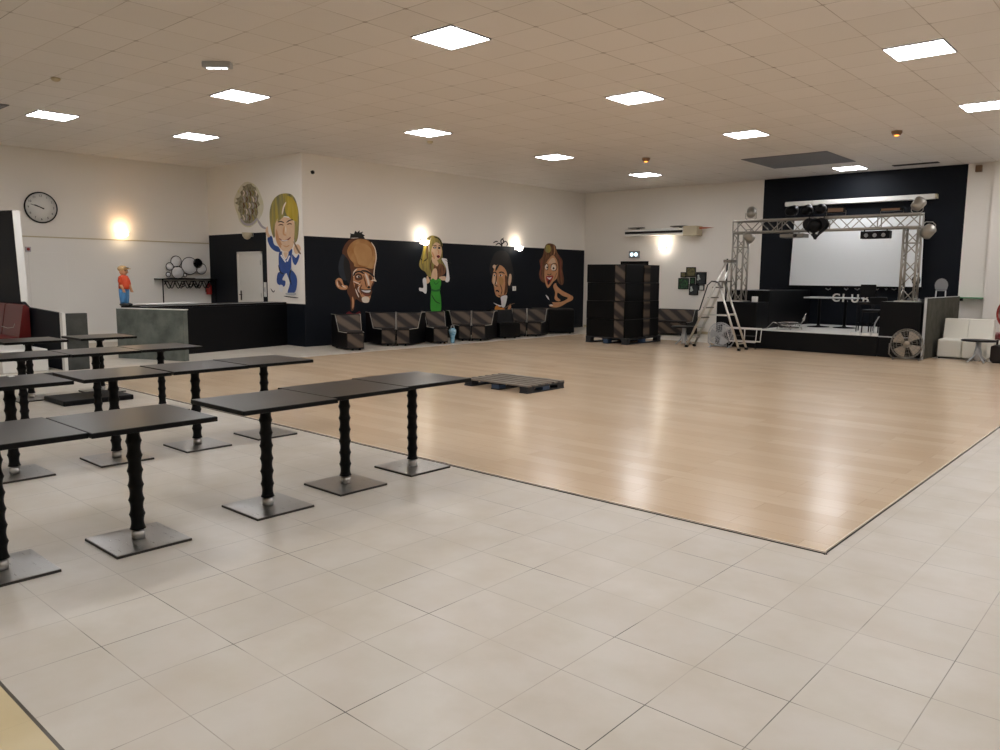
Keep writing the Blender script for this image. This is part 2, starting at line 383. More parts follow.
# ------------------------------------------------------------------ ceiling fittings
def grid(i, j): return (-2.5+.6*i, 6.05+.6*j)
seen = [(-6, 0, 'square lit ceiling panel nearest the camera, above the tables'), (-13, 6, 'lit ceiling panel left of centre, in front of the mural wall top'),
        (-13, 12, 'lit ceiling panel above the woman in green mural'), (-6, 6, 'lit ceiling panel above the middle of the dance floor'),
        (-6, 12, 'lit ceiling panel just in front of the grey ceiling square'), (0, 6, 'large lit ceiling panel at upper right of photo, above dance floor edge'),
        (0, 12, 'lit ceiling panel cut off by the right edge of the photo'), (-13, 0, 'lit ceiling panel just behind the small emergency lamp'),
        (-19, 2, 'lit ceiling panel in front of the white pillar beside the left wall'), (-19, -2, 'leftmost lit ceiling panel, above the wall clock side'),
        (-13, 18, 'small far lit ceiling panel beside left amber lamp'), (-6, 21, 'lit ceiling panel close above the black stage wall')]
unseen = [(0, 0), (6, 0), (0, -6), (-6, -6), (-13, -6), (6, -6), (6, 6), (6, 12), (0, -12), (-6, -12), (-20, -9), (6, 18), (0, 19)]
cl = thing('ceiling_light', seen[0][2], 'ceiling light', grid(*seen[0][:2])+(ZC,), group='lit square ceiling panels')
b = MB(); h = .3
for x0, x1, y0, y1 in ((-h, h, -h, -h+.012), (-h, h, h-.012, h), (-h, -h+.012, -h, h), (h-.012, h, -h, h)): b.box(x0, x1, y0, y1, -.014, -.001, 'grey')
b.build('frame', cl)
MB().box(-.287, .287, -.287, .287, -.011, -.003, 'panel').build('diffuser', cl)
for i, j, lb in seen[1:]: dup(cl, grid(i, j)+(ZC,), label=lb)
for i, j in unseen:
    dup(cl, grid(i, j)+(ZC,), label='lit ceiling panel outside the photo, over the near half of hall')
tag(MB().box(-7.42, -5.66, 15.92, 17.66, ZC-.012, ZC-.001, 'vent').build('ceiling_panel'), 'large dark grey square panel in the ceiling before stage', 'ceiling panel')
e = thing('emergency_light', 'small white emergency lamp with lit slots on the ceiling', 'emergency light', (-8.91, 4.95, ZC), math.radians(42))
MB().box(-.17, .17, -.055, .055, -.07, -.001, 'lgrey', .012).build('housing', e)
for k in range(3): MB().box(-.12+.085*k, -.055+.085*k, -.03, .02, -.076, -.069, 'led').build('lamp', e)
e = thing('ceiling_vent', 'grey slotted vent in the ceiling at far left', 'vent', (-13.85, 4.0, ZC), 0)
MB().box(-.3, .3, -.14, .14, -.012, -.001, 'vent').build('frame', e)
for k in range(4): MB().box(-.27, .27, -.11+.06*k, -.075+.06*k, -.018, -.011, 'grey').build('slat', e)
def spot(x, y, lb):
    e = thing('ceiling_spotlight', lb, 'spotlight', (x, y, ZC), group='small amber ceiling lamps')
    MB().lathe([(.085, -.001), (.085, -.03), (.06, -.07), (.045, -.07)], 'brown', seg=16).build('housing', e)
    MB().sphere((0, 0, -.068), .04, 'amber', (1, 1, .5), 10).build('bulb', e)
spot(-4.03, 14.55, 'small amber-lit ceiling lamp at right, above the stage front'); spot(-8.89, 14.56, 'small amber-lit ceiling lamp above the stacked seats')
tag(MB().box(-5.25, -4.35, 18.75, 18.95, ZC-.01, ZC-.001, 'dark').build('ceiling_slot'), 'dark narrow slot in ceiling close to the black wall', 'vent')
e = thing('smoke_detector', 'small round detector on the ceiling at far left', 'detector', (-11.24, 3.99, ZC)); MB().lathe([(.055, -.001), (.055, -.02), (.035, -.04), (0, -.042)], 'beige', seg=16).build('body', e)
e = thing('smoke_detector', 'small round detector on ceiling behind middle lit panel', 'detector', tuple(at_y(430, 145, 10.3).xy)+(ZC,)); MB().lathe([(.055, -.001), (.055, -.02), (.035, -.04), (0, -.042)], 'beige', seg=16).build('body', e)
e = thing('wall_sensor', 'brown sensor box at ceiling on white wall right of the stage', 'sensor', (-3.72, YS, 3.88)); MB().box(-.06, .06, -.1, -.001, -.07, .07, 'brown', .01).build('body', e); MB().box(-.04, .04, -.108, -.1, -.04, .01, 'brown').build('lens', e)
e = thing('security_camera', 'tiny dark camera on white wall above the murals', 'camera', (XM, 9.78, 3.62)); MB().sphere((.06, 0, 0), .04, 'dark', seg=12).build('body', e); MB().tube([(.001, 0, .02), (.06, 0, 0)], .012, 'dark', 8).build('bracket', e)

# ------------------------------------------------------------------ pedestal tables
GT = 'black pedestal tables set in rows'
def table(lb, loc):
    t = thing('pedestal_table', lb, 'table', loc, group=GT)
    b = MB().box(-.32, .32, -.338, .338, .688, .7145, 'edge', .003); b.box(-.316, .316, -.334, .334, .7147, .7165, 'blackw'); b.build('tabletop', t)
    b = MB().box(-.16, .16, -.03, .03, .676, .688, 'blackm'); b.box(-.03, .03, -.16, .16, .676, .688, 'blackm'); b.lathe([(.055, .655), (.06, .676)], 'blackm', seg=20); b.build('mounting_plate', t)
    prof = []; n = 7; z0, z1 = .075, .665; L = (z1-z0)/n
    for k in range(n):
        for q in range(6):
            u = q/6; prof.append((.0435-.0095*math.sin(PI*u)**.8, z0+(k+u)*L))
    prof.append((.0435, z1))
    MB().lathe(prof, 'blackm', seg=20).build('column', t)
    MB().lathe([(.036, .017), (.036, .066)], 'steel', seg=20).build('collar', t)
    b = MB().box(-.218, .218, -.208, .208, 0, .013, 'plate_edge'); b.box(-.216, .216, -.206, .206, .0131, .017, 'steel', .002); b.build('base_plate', t)
    return t
T0 = table('black pedestal table with warm lamp highlight, second from the left in front row', (-4.39, 1.85, 0))
tl = [(-4.42, 1.17, 'front black pedestal table cut off by the left edge of the photo'),
      (-4.43, 2.71, 'black pedestal table in the middle of the front row, after the gap'),
      (-4.5, 3.39, 'front row black pedestal table, second from its dance floor end'), (-4.54, 4.075, 'black pedestal table with bright lamp glint at the dance floor end of front row'),
      (-6.51, 1.86, 'second row black pedestal table at the left edge, with white speck on top'), (-6.50, 2.60, 'second row black pedestal table with lamp glow, standing before black floor slab'),
      (-6.51, 3.30, 'second row black pedestal table in front of grey stone bar end'), (-6.53, 3.99, 'last table of second row, its steel base touching dance floor edge'),
      (-8.52, 2.555, 'third row black pedestal table at left edge'), (-8.5, 3.24, 'third row black pedestal table with pale glow before the low wall end'),
      (-8.52, 3.93, 'third row black pedestal table ending before the black bar front'), (-10.38, 3.20, 'farthest row black pedestal table in front of the red bench'),
      (-10.42, 4.03, 'farthest row black pedestal table in front of the grey bar')]
for x, y, lb in tl: dup(T0, (x, y, 0), label=lb)
b = MB().box(-9.98+.3, -9.46+.02, 3.2, 4.06, 0, .001, 'black'); b.bm.free()
tag(MB().box(-.30, .32, -.39, .40, 0, .06, 'black', .012).build('floor_slab'), 'thick black slab lying flat on tiles under the second row tables', 'slab', loc=(-9.83, 3.64, 0))
tag(MB().box(-.4, .4, -.12, .12, 0, .045, 'black', .01).build('floor_slab'), 'narrow black slab on floor before the low wall end', 'slab', loc=(-12.2, 4.08, 0))
tag(MB().box(-.02, .02, -.02, .02, 0, .006, 'whitep', .002).build('paper_scrap'), 'tiny white scrap on second row table at left edge', 'scrap', loc=(-6.75, 1.95, .717))

# ------------------------------------------------------------------ booth wall and red bench at left
w = thing('booth_wall', 'low dark booth partition with tall sloping white edged end', 'partition', (0, 0, 0))
tp = .06
poly = [(-13.146, 4.52, 0), (-13.146, 4.52, .885), (-14.62, 4.52, .93), (-14.86, 4.52, 1.02), (-15.0, 4.52, 2.54), (-16.6, 4.52, 2.6), (-16.6, 4.52, 0)]
MB().prism(poly, (0, tp, 0), 'navy').build('panel', w)
b = MB()
cap = [(-13.146, .885), (-14.62, .93), (-14.86, 1.02), (-15.0, 2.54), (-16.6, 2.6)]
for (xa, za), (xb, zb) in zip(cap[:-1], cap[1:]):
    dx, dz_ = xb-xa, zb-za; L = math.hypot(dx, dz_); nx, nz = dz_/L*-1, dx/L
    if nz < 0 and abs(nx) < .5: nx, nz = -nx, -nz
    if abs(nz) < .5 and nx < 0: nx, nz = -nx, -nz
    th_ = .018 if abs(nz) < .5 else .006
    q = [(xa, 4.515, za), (xb, 4.515, zb), (xb+nx*th_, 4.515, zb+nz*th_), (xa+nx*th_, 4.515, za+nz*th_)]
    b.prism(q, (0, tp+.05 if abs(nz) < .5 else tp, 0), 'whitep' if abs(nz) < .5 else 'navy')
b.build('edging', w)
b = MB().box(-13.14, -13.045, 4.56, 4.88, 0, .885, 'stonedk'); b.build('end_block', w)
MB().box(-13.145, -13.04, 4.512, 4.56, 0, .9, 'whitep').build('corner_trim', w)
r_ = thing('banquette', 'red leatherette bench against the dark booth wall at left edge', 'bench', (0, 0, 0))
MB().box(-15.6, -13.25, 3.72, 4.35, 0, .34, 'whitep', .01).build('plinth', r_)
MB().box(-15.6, -14.35, 3.70, 4.32, .345, .46, 'red', .04).build('seat', r_)
b = MB()
for k in range(2):
    x1 = -14.4-.9*k
    b.prism([(x1-.86, 4.31, .44), (x1-.86, 4.49, .44), (x1-.86, 4.49, .93), (x1-.86, 4.44, .985), (x1-.86, 4.40, .97)], (.86, 0, 0), 'red')
b.build('backrest', r_)
for k in range(1): MB().tube([(-15.15+.0*k, 4.285, .60+.01*k), (-14.85, 4.283, .585+.01*k), (-14.55, 4.285, .61+.01*k), (-14.48, 4.285, .67+.01*k)], .006, 'piping', 6).build('piping', r_)
f_ = thing('tube_frame', 'white tubular frame in front of the red bench', 'frame', (0, 0, 0))
b = MB().tube([(-15.3, 3.55, .012), (-15.3, 3.55, .83), (-13.0, 3.55, .83), (-13.0, 3.55, .012)], .018, 'whitep', 8); b.build('rail', f_)
for x in (-15.3, -13.0): MB().box(x-.025, x+.025, 3.4, 3.68, 0, .014, 'whitep').build('foot', f_)

# ------------------------------------------------------------------ bar
bar = thing('bar_counter', 'black fronted bar counter with grey green stone end', 'bar', (0, 0, 0))
P1, P2 = Vector((-14.40, 5.88, 0)), Vector((-13.05, 6.45, 0)); dv = (P2-P1).normalized(); nv = Vector((-dv.y, dv.x, 0))
def quadbox(p, q, off, z0, z1, m, b):
    b.prism([p+Vector((0, 0, z0)), q+Vector((0, 0, z0)), q+Vector((0, 0, z1)), p+Vector((0, 0, z1))], off, m)
b = MB(); quadbox(P1, P2, nv*.1, 0, .885, 'stone', b); b.build('end_panel', bar, 'grey green mottled stone tile panel')
b = MB(); quadbox(P1-dv*.01, P2+dv*.012, nv*.11, .886, .90, 'whitep', b); b.build('edge_strip', bar)
Q1, Q2 = Vector((-14.2, 6.9, 0)), Vector((-14.62, 9.53, 0)); qd = (Q2-Q1).normalized(); qn = Vector((-qd.y, qd.x, 0))
b = MB(); Q0 = P2+nv*.11-dv*1.0; quadbox(Q0+nv*.0, Q2, qn*.1, 0, .885, 'black', b); b.build('front_panel', bar)
b = MB(); quadbox(Q0, Q2+Vector((0, .0, 0)), qn*.62, .89, .925, 'black', b); quadbox(P1+nv*.12, P2+nv*.12-dv*.9, nv*.5, .89, .925, 'black', b); b.build('worktop', bar)
b = MB(); quadbox(Q0+qn*.003+Vector((0, 0, 0)), Q2+qn*.003, qn*.05, .926, .93, 'lgrey', b); b.build('edge_strip', bar)
b = MB().box(-.55, .55, -.2, .2, 0, .02, 'whitep', .006); o = b.build('tray'); tag(o, 'long white slab added on the bar top for its highlight', 'tray', loc=(-14.95, 7.05, .926), rz=math.radians(99))  # added slab, its white stands for the highlight on the worktop
# figurine
fg = thing('figurine', 'painted figurine of man in cap, orange shirt and blue jeans on bar corner', 'figurine', (-14.36, 6.02, .926), math.radians(118))
def fig_body():
    b = MB()
    for s in (-1, 1): b.tube([(s*.045, 0, .05), (s*.05, 0, .15), (s*.042, 0, .30)], [.042, .05, .06], 'fblue', 12)
    b.sphere((0, 0, .31), .085, 'fblue', (1.05, .8, .6))
    return b
fig_body().build('jeans', fg)
b = MB().tube([(0, 0, .31), (0, -.005, .38), (0, -.01, .47), (0, 0, .53), (0, 0, .555)], [.088, .09, .082, .075, .035], 'fred', 16)
for s in (-1, 1): b.tube([(s*.075, 0, .515), (s*.108, -.01, .45), (s*.112, -.03, .38)], [.035, .034, .03], 'fred', 10)
b.build('shirt', fg)
for s in (-1, 1):
    b = MB().tube([(s*.112, -.03, .385), (s*.105, -.05, .33), (s*.10, -.07, .29)], [.026, .022, .02], 'fskin', 10)
    b.sphere((s*.1, -.075, .275), .026, 'fskin', (.8, 1, 1.1), 10)
    for k in range(4): b.tube([(s*.1+(k-1.5)*.011, -.085, .268), (s*.1+(k-1.5)*.012, -.098, .25)], .006, 'fskin', 6)
    b.build('forearm', fg)
b = MB()
b.sphere((0, -.005, .615), .07, 'fskin', (.95, 1, 1.05)); b.sphere((0, -.082, .605), .022, 'fskin', seg=10)
for s in (-1, 1): b.sphere((s*.07, 0, .61), .018, 'fskin', seg=8); b.sphere((s*.027, -.064, .63), .011, 'ink', seg=8)
b.tube([(0, 0, .545), (0, 0, .57)], .035, 'fskin', 10); b.build('head', fg)
b = MB().sphere((0, .01, .665), .082, 'fcap', (1, 1.05, .72)); b.prism([(.08*math.cos(PI+PI*k/10), -.05+.09*math.sin(PI+PI*k/10), .658) for k in range(11)], (0, 0, .014), 'fcap'); b.build('cap', fg)
b = MB()
b.box(-.06, .06, -.072, -.066, .672, .69, 'ink', .002); b.build('sunglasses', fg)
for s in (-1, 1): MB().sphere((s*.052, -.03, .03), .05, 'fshoe', (.95, 1.9, .6), 12).build('shoe', fg)
# wall console with wavy ironwork and the ring ornament
sh = thing('wall_console', 'black iron console shelf with wavy scroll apron on white wall behind bar', 'shelf', (XL, 8.95, 0))
MB().box(.004, .3, -.78, .62, 1.375, 1.40, 'black', .004).build('shelf_board', sh)
b = MB()
for ph in (0, 1.9): b.tube([(.27, -.66+1.26*k/90, 1.262+.082*math.sin(k*.40+ph)) for k in range(91)], .011, 'black', 6)
for y in (-.25, -.05, .1): b.tube([(.27, y+.05*math.cos(a*.5)*a/9, 1.262+.05*math.sin(a*.5)*a/9) for a in range(14)], .011, 'black', 6)
b.tube([(.27, -.68, 1.345), (.27, .6, 1.345)], .007, 'black', 6); b.build('scroll_apron', sh)
for y in (-.7, .58):
    MB().tube([(.27, y, 0), (.27, y, 1.375)], .014, 'black', 8).build('leg', sh)
rg = thing('ring_ornament', 'ornament of black rings and pale discs standing on the wall console', 'ornament', (XL+.13, 8.78, 1.402))
sc = 4.545
b1 = MB(); b2 = MB()
for cx, cy, r in ((801, 387, 19), (778, 405, 13), (848, 402, 30), (890, 412, 19), (805, 427, 22), (772, 434, 8), (878, 392, 16), (830, 436, 6)):
    yy = (cx-(820))/sc*.031; zz = (448-cy)/sc*.029; rr = r/sc*.030
    b1.tube([(0, yy+rr*math.cos(2*PI*k/28), zz+rr*math.sin(2*PI*k/28)) for k in range(28)], .009, 'black', 6, closed=True)
    b2.lathe([(0, -.004), (rr*.97, -.004), (rr*.97, .004), (0, .004)], 'black' if cx == 878 else 'wpaint', c=(0, yy, zz), axis='x', seg=24)
b1.box(-.05, .05, -.35, .3, 0, .012, 'black', .003); b1.build('ring_frame', rg); b2.build('disc', rg)
fe = thing('fire_extinguisher', 'small red extinguisher hung on wall behind the bar beside dark wall', 'extinguisher', (XL+.1, 9.45, 1.02))
MB().box(-.10, .0, -.04, .04, .06, .2, 'dark').build('bracket', fe)
MB().lathe([(.06, 0), (.065, .02), (.065, .2), (.045, .25), (.02, .27)], 'floorink', seg=16).build('body', fe); MB().tube([(0, 0, .27), (0, 0, .31), (.06, 0, .32)], .012, 'black', 8).build('valve', fe)
# clock
ck = thing('wall_clock', 'round white wall clock with thin black rim', 'clock', (XL, 5.905, 2.83))
R_ = .31
MB().lathe([(R_, .001), (R_+.006, .02), (R_, .04), (R_-.018, .04), (R_-.02, .026)], 'black', axis='x', seg=48).build('rim', ck)
MB().lathe([(0, .028), (R_-.02, .028), (R_-.02, .002), (0, .002)], 'whitep', axis='x', seg=48).build('dial', ck)
RX = Matrix(((0, 0, 1), (1, 0, 0), (0, 1, 0))).to_4x4()   # text facing +X
for k in range(1, 13):
    a = PI/2-2*PI*k/12
    text('numeral', str(k), .062, 'dark', Matrix.Translation((.03, .235*math.cos(a), .235*math.sin(a))) @ RX, ck, .0005)
for nm, ang, L, wd in (('minute_hand', 288, .2, .009), ('hour_hand', 294, .13, .013)):
    a = PI/2-math.radians(ang); c, s = math.cos(a), math.sin(a)
    MB().prism([(.033, -s*wd-.06*c, c*wd-.06*s), (.033, s*wd-.06*c, -c*wd-.06*s), (.033, L*c+s*wd*.5, L*s-c*wd*.5), (.033, L*c-s*wd*.5, L*s+c*wd*.5)], (.003, 0, 0), 'ink').build(nm, ck)
# call point and switches
e = thing('alarm_call_point', 'small pinkish red call point on left wall below the clock', 'alarm', (XL, 5.62, 1.98)); MB().box(.001, .03, -.05, .05, -.05, .05, 'lilac', .006).build('box', e); MB().lathe([(.03, .03), (.03, .036), (0, .036)], 'lips', axis='x', seg=16).build('button', e)
e = thing('light_switch', 'white switch plate on dark wall right of the white door', 'switch', (-15.45, YR, 1.18)); MB().box(-.045, .045, -.02, -.001, -.16, .16, 'whitep', .004).build('plate', e); MB().box(-.02, .02, -.026, -.02, -.05, .05, 'lgrey', .002).build('rocker', e)
e = thing('light_switch', 'white switch plate on black mural wall beside the singer with bow tie', 'switch', tuple(at_x(514, 288.5, XM))); MB().box(.001, .015, -.07, .07, -.06, .06, 'whitep', .004).build('plate', e); MB().box(.015, .02, -.03, .03, -.03, .03, 'lgrey', .002).build('rocker', e)

# ------------------------------------------------------------------ wall lamps
def sconce(lb, loc, rz, glow, watts, col, holder='chrome'):
    e = thing('wall_lamp', lb, 'wall lamp', loc, rz, group='glass bowl wall lamps')   # local -Y points into the room
    prof = [(.012*.75, -.1), (.045, -.09), (.075, -.065), (.094, -.02), (.098, .015), (.09, .015), (.084, -.02), (.068, -.055), (.038, -.08), (.0, -.085)]
    MB().lathe(prof, glow, c=(0, -.15, 0), seg=24).build('glass_bowl', e)
    b = MB().tube([(.11*math.cos(a), -.15+.11*math.sin(a), -.015) for a in [PI*k/12*1.0-PI for k in range(13)]], .008, holder, 6)
    b.box(-.05, .05, -.02, -.001, -.07, .05, holder, .004); b.tube([(0, -.02, -.03), (0, -.06, -.03)], .012, holder, 8)
    for s in (-1, 1): b.tube([(s*.11, -.15, -.015), (s*.115, -.01, -.015)], .008, holder, 6)
    b.build('holder', e)
    MB().sphere((0, -.15, .0), .045, glow, seg=12).build('bulb', e)
    L = bpy.data.lights.new('lamp_glow', 'POINT'); L.energy = watts; L.color = col; L.shadow_soft_size = .05
    lo = bpy.data.objects.new('lamp_glow', L); COL.objects.link(lo); lo.parent = e; lo.location = (0, -.13, .10)
sconce('warm lit glass wall lamp on left wall above the figurine', (XL, 7.49, 2.40), PI/2, 'glow', 1.3, (1, .78, .5))
sconce('bright wall lamp at top of black wall beside the blonde woman mural', (XM, 12.86, 2.33), PI/2, 'glowc', 1.1, (1, .93, .84))
sconce('bright wall lamp at top of black wall beside the dark haired man mural', (XM, 16.33, 2.30), PI/2, 'glowc', 1.1, (1, .93, .84))
sconce('bright bowl wall lamp below the long air unit on stage wall', (-11.23, YS, 2.36), 0, 'glowc', 1.0, (1, .95, .88), 'black')
e = thing('wall_lamp', 'unlit pale bowl wall lamp above the white door', 'wall lamp', (-15.90, YR, 2.40), group='glass bowl wall lamps')
MB().lathe([(.015, -.12), (.06, -.1), (.1, -.04), (.105, .03), (.09, .03), (.08, -.03), (.0, -.09)], 'beige', c=(0, -.15, 0), seg=20).build('glass_bowl', e); MB().box(-.05, .05, -.03, -.001, -.06, .04, 'chrome', .004).build('holder', e)

# ------------------------------------------------------------------ murals (painted flat on the walls)
def cat(pts, n=4):
    out = []; N = len(pts)
    for i in range(N):
        p0, p1, p2, p3 = pts[i-1], pts[i], pts[(i+1) % N], pts[(i+2) % N]
        for k in range(n):
            t = k/n
            out.append(tuple(.5*((2*p1[a])+(-p0[a]+p2[a])*t+(2*p0[a]-5*p1[a]+4*p2[a]-p3[a])*t*t+(-p0[a]+3*p1[a]-3*p2[a]+p3[a])*t**3) for a in (0, 1)))
    return out
class Mural:
    def __init__(s, lb, crop, plane, sx, sy=None):
        s.crop = crop; s.plane = plane; s.k = 0; s.sx = sx; s.sy = sy or sx
        s.root = thing('wall_mural', lb, 'mural', (0, 0, 0))
        s.root.location = (XM, 0, 0) if plane == 'x' else (0, YR, 0)
    def P(s, q, off):
        x = s.crop[0]+q[0]/s.sx; y = s.crop[1]+q[1]/s.sy
        v = at_x(x, y, XM) if s.plane == 'x' else at_y(x, y, YR)
        v = v-s.root.location
        return v+(Vector((off, 0, 0)) if s.plane == 'x' else Vector((0, -off, 0)))
    def part(s, name, shapes, label=None):
        b = MB()
        for m, pts, *sm in shapes:
            s.k += 1; off = .002+.0004*s.k
            if sm and sm[0] == 2:
                A_ = [s.P(p_, off) for p_ in pts[0]]; B_ = [s.P(p_, off) for p_ in pts[1]]; n_ = len(A_)
                b._add(A_+B_, [(i, i+1, n_+i+1, n_+i) for i in range(n_-1)], m); continue
            q = cat(pts) if (not sm) else pts
            b.poly([s.P(p_, off) for p_ in q], m)
        o = b.build(name, s.root, label, recalc=False)
        return o
    def stroke(s, m, pts, w):
        pts = [pts[0]] + [tuple(.5*((2*pts[i][a])+(pts[i+1][a]-pts[max(0,i-1)][a])*t+(2*pts[max(0,i-1)][a]-5*pts[i][a]+4*pts[i+1][a]-pts[min(len(pts)-1,i+2)][a])*t*t+(-pts[max(0,i-1)][a]+3*pts[i][a]-3*pts[i+1][a]+pts[min(len(pts)-1,i+2)][a])*t**3) for a in (0, 1)) for i in range(len(pts)-1) for t in (.25, .5, .75, 1)]
        q = []; n = len(pts); a, b = [], []
        for i in range(n):
            p = Vector(pts[max(0, i-1)]); r = Vector(pts[min(n-1, i+1)]); d = (r-p).normalized(); nn = Vector((-d.y, d.x))
            ww = w*(.3 if i in (0, n-1) else .7 if i in (1, n-2) else 1)
            a.append(tuple(Vector(pts[i])+nn*ww/2)); b.append(tuple(Vector(pts[i])-nn*ww/2))
        return (m, (a, b), 2)
def ell(cx, cy, rx, ry, n=14): return [(cx+rx*math.cos(2*PI*k/n), cy+ry*math.sin(2*PI*k/n)) for k in range(n)]
# 1 big headed bald man
m = Mural('painted caricature of a grinning man with huge bald forehead on black wall', (325, 222), 'x', 7.5)
m.part('head', [('umber', [(205, 125), (160, 155), (130, 215), (140, 270), (180, 310), (195, 400), (182, 470), (165, 520), (190, 580), (195, 660), (215, 655), (228, 580), (270, 600), (325, 605), (335, 560), (345, 500), (370, 450), (365, 400), (378, 330), (385, 260), (370, 190), (330, 140), (280, 122)]),
    ('brn', [(230, 135), (190, 165), (165, 220), (185, 275), (215, 310), (225, 335), (300, 340), (360, 350), (378, 300), (380, 230), (360, 180), (320, 140), (275, 127)]),
    ('tanlt', [(240, 165), (215, 210), (235, 270), (255, 320), (320, 325), (350, 270), (345, 205), (300, 165)]),
    ('skin', [(225, 360), (262, 345), (315, 355), (352, 395), (362, 440), (345, 480), (345, 540), (325, 600), (285, 600), (245, 560), (222, 500), (210, 430)]),
    ('umber', [(225, 470), (250, 480), (262, 540), (285, 585), (262, 592), (235, 555), (222, 510)]),
    ('cream', [(275, 572), (300, 558), (330, 568), (325, 602), (285, 602)]), m.stroke('cream', [(213, 410), (216, 375), (240, 350)], 9), m.stroke('cream', [(345, 152), (374, 200), (383, 270), (371, 340), (366, 410), (382, 445)], 7), m.stroke('skin', [(205, 560), (210, 610), (206, 650)], 14)])
m.part('ear', [('skin', [(100, 420), (78, 440), (85, 480), (115, 505), (160, 505), (168, 480), (140, 470), (125, 430)]), ('umber', [(95, 440), (105, 470), (130, 490), (125, 465), (108, 440)]), m.stroke('cream', [(90, 445), (92, 470), (105, 488)], 6), m.stroke('cream', [(125, 475), (140, 485), (155, 490)], 7)])
m.part('hair', [('ink', [(185, 120), (190, 95), (185, 85), (215, 90), (225, 65), (240, 78), (258, 62), (258, 80), (285, 72), (275, 88), (298, 100), (288, 108), (300, 130), (240, 118)], 1), ('slate', [(130, 240), (100, 320), (108, 400), (150, 440), (185, 400), (175, 300)]), ('ink', [(150, 260), (138, 330), (158, 430), (182, 455), (186, 320)])])
m.part('features', [('umber', [(222, 400), (245, 385), (272, 395), (280, 425), (250, 440), (225, 430)]), ('cream', ell(248, 410, 15, 9)), ('ink', ell(252, 411, 8, 8)), m.stroke('ink', [(212, 405), (225, 380), (260, 372), (292, 390)], 12), m.stroke('ink', [(268, 366), (310, 370), (345, 392), (366, 412)], 14), ('umber', [(325, 400), (345, 405), (352, 430), (335, 435)]), m.stroke('cream', [(345, 440), (365, 436), (384, 446)], 9),
    m.stroke('cream', [(300, 385), (318, 430), (328, 478)], 15), m.stroke('umber', [(285, 400), (300, 450), (308, 490)], 9), ('ink', ell(326, 490, 12, 9)), m.stroke('umber', [(215, 455), (240, 470), (268, 445)], 8), m.stroke('cream', [(208, 445), (235, 455), (262, 470)], 7), m.stroke('cream', [(225, 500), (240, 540), (252, 565)], 8), m.stroke('cream', [(258, 480), (245, 500), (255, 530)], 7), m.stroke('umber', [(275, 470), (262, 500), (275, 545)], 8),
    ('umber', [(262, 505), (300, 512), (348, 510), (338, 552), (295, 552)]), ('wpaint', [(270, 510), (300, 514), (338, 512), (328, 528), (295, 527)]), m.stroke('redbrown', [(280, 535), (305, 548), (335, 540)], 12), m.stroke('ink', [(258, 498), (285, 508), (320, 508), (350, 505)], 5)])
m.part('bow_tie', [('redp', [(150, 700), (175, 670), (215, 690), (255, 670), (265, 700), (255, 735), (215, 715), (175, 735)])])
# 2 blonde woman in green
m = Mural('painted caricature of a long haired blonde woman in green dress on black wall', (405, 225), 'x', 7.5)
m.part('hair', [('blond', [(205, 78), (170, 95), (145, 130), (135, 180), (120, 240), (105, 300), (125, 335), (150, 350), (180, 390), (230, 380), (290, 370), (305, 320), (285, 280), (280, 200), (280, 140), (255, 95)]), ('dkbrn', [(220, 300), (270, 290), (300, 320), (300, 360), (270, 385), (235, 395), (215, 350)]), m.stroke('ink', [(215, 88), (255, 105), (275, 150), (285, 210)], 8), m.stroke('ink', [(110, 245), (140, 270), (165, 250)], 7), m.stroke('umber', [(185, 110), (165, 180), (170, 260)], 9), m.stroke('goldp', [(160, 130), (145, 200), (130, 290)], 12), m.stroke('umber', [(200, 260), (190, 310), (200, 360)], 8), m.stroke('cream', [(195, 95), (178, 140), (180, 200)], 6)])
m.part('face', [('skin2', [(210, 150), (235, 130), (265, 150), (275, 200), (262, 245), (235, 265), (212, 250), (195, 200)]), ('skin2', [(200, 240), (235, 262), (250, 290), (240, 310), (225, 300), (205, 280)]), ('ink', ell(222, 170, 12, 8)), ('ink', ell(255, 172, 10, 8)), ('wpaint', ell(223, 172, 5, 4)), ('lips', [(235, 232), (252, 225), (262, 238), (248, 250)]), m.stroke('skin', [(242, 180), (252, 205), (246, 215)], 7), ('skin', [(198, 200), (212, 215), (222, 250), (212, 250)]), m.stroke('umber', [(208, 158), (222, 152), (238, 160)], 6), m.stroke('umber', [(248, 158), (260, 154), (268, 164)], 6), ('ink', ell(245, 238, 7, 6))])
m.part('body', [('skin2', [(205, 340), (235, 330), (240, 400), (220, 420), (190, 425)]), ('skin2', [(165, 380), (185, 420), (165, 440), (155, 420)]), ('skin2', [(255, 390), (300, 385), (300, 415), (262, 410)])])
m.part('glove', [('wpaint', [(272, 255), (290, 250), (312, 258), (318, 300), (332, 400), (320, 428), (300, 420), (308, 380), (305, 320)])])
m.part('glove', [('wpaint', [(130, 410), (150, 395), (160, 430), (160, 500), (150, 515), (130, 500), (105, 492), (105, 470), (135, 470)])])
m.part('dress', [('greenp', [(185, 425), (205, 400), (228, 412), (262, 402), (268, 440), (258, 490), (268, 560), (262, 655), (195, 650), (190, 540), (195, 480)]), ('greend', [(195, 478), (225, 488), (262, 478), (258, 495), (225, 500), (196, 494)]), m.stroke('ink', [(195, 520), (225, 570), (262, 590)], 6), m.stroke('greend', [(212, 420), (228, 445), (255, 420)], 6)])
m.part('microphone', [('ink', [(298, 262), (330, 278), (348, 290), (325, 282)])])
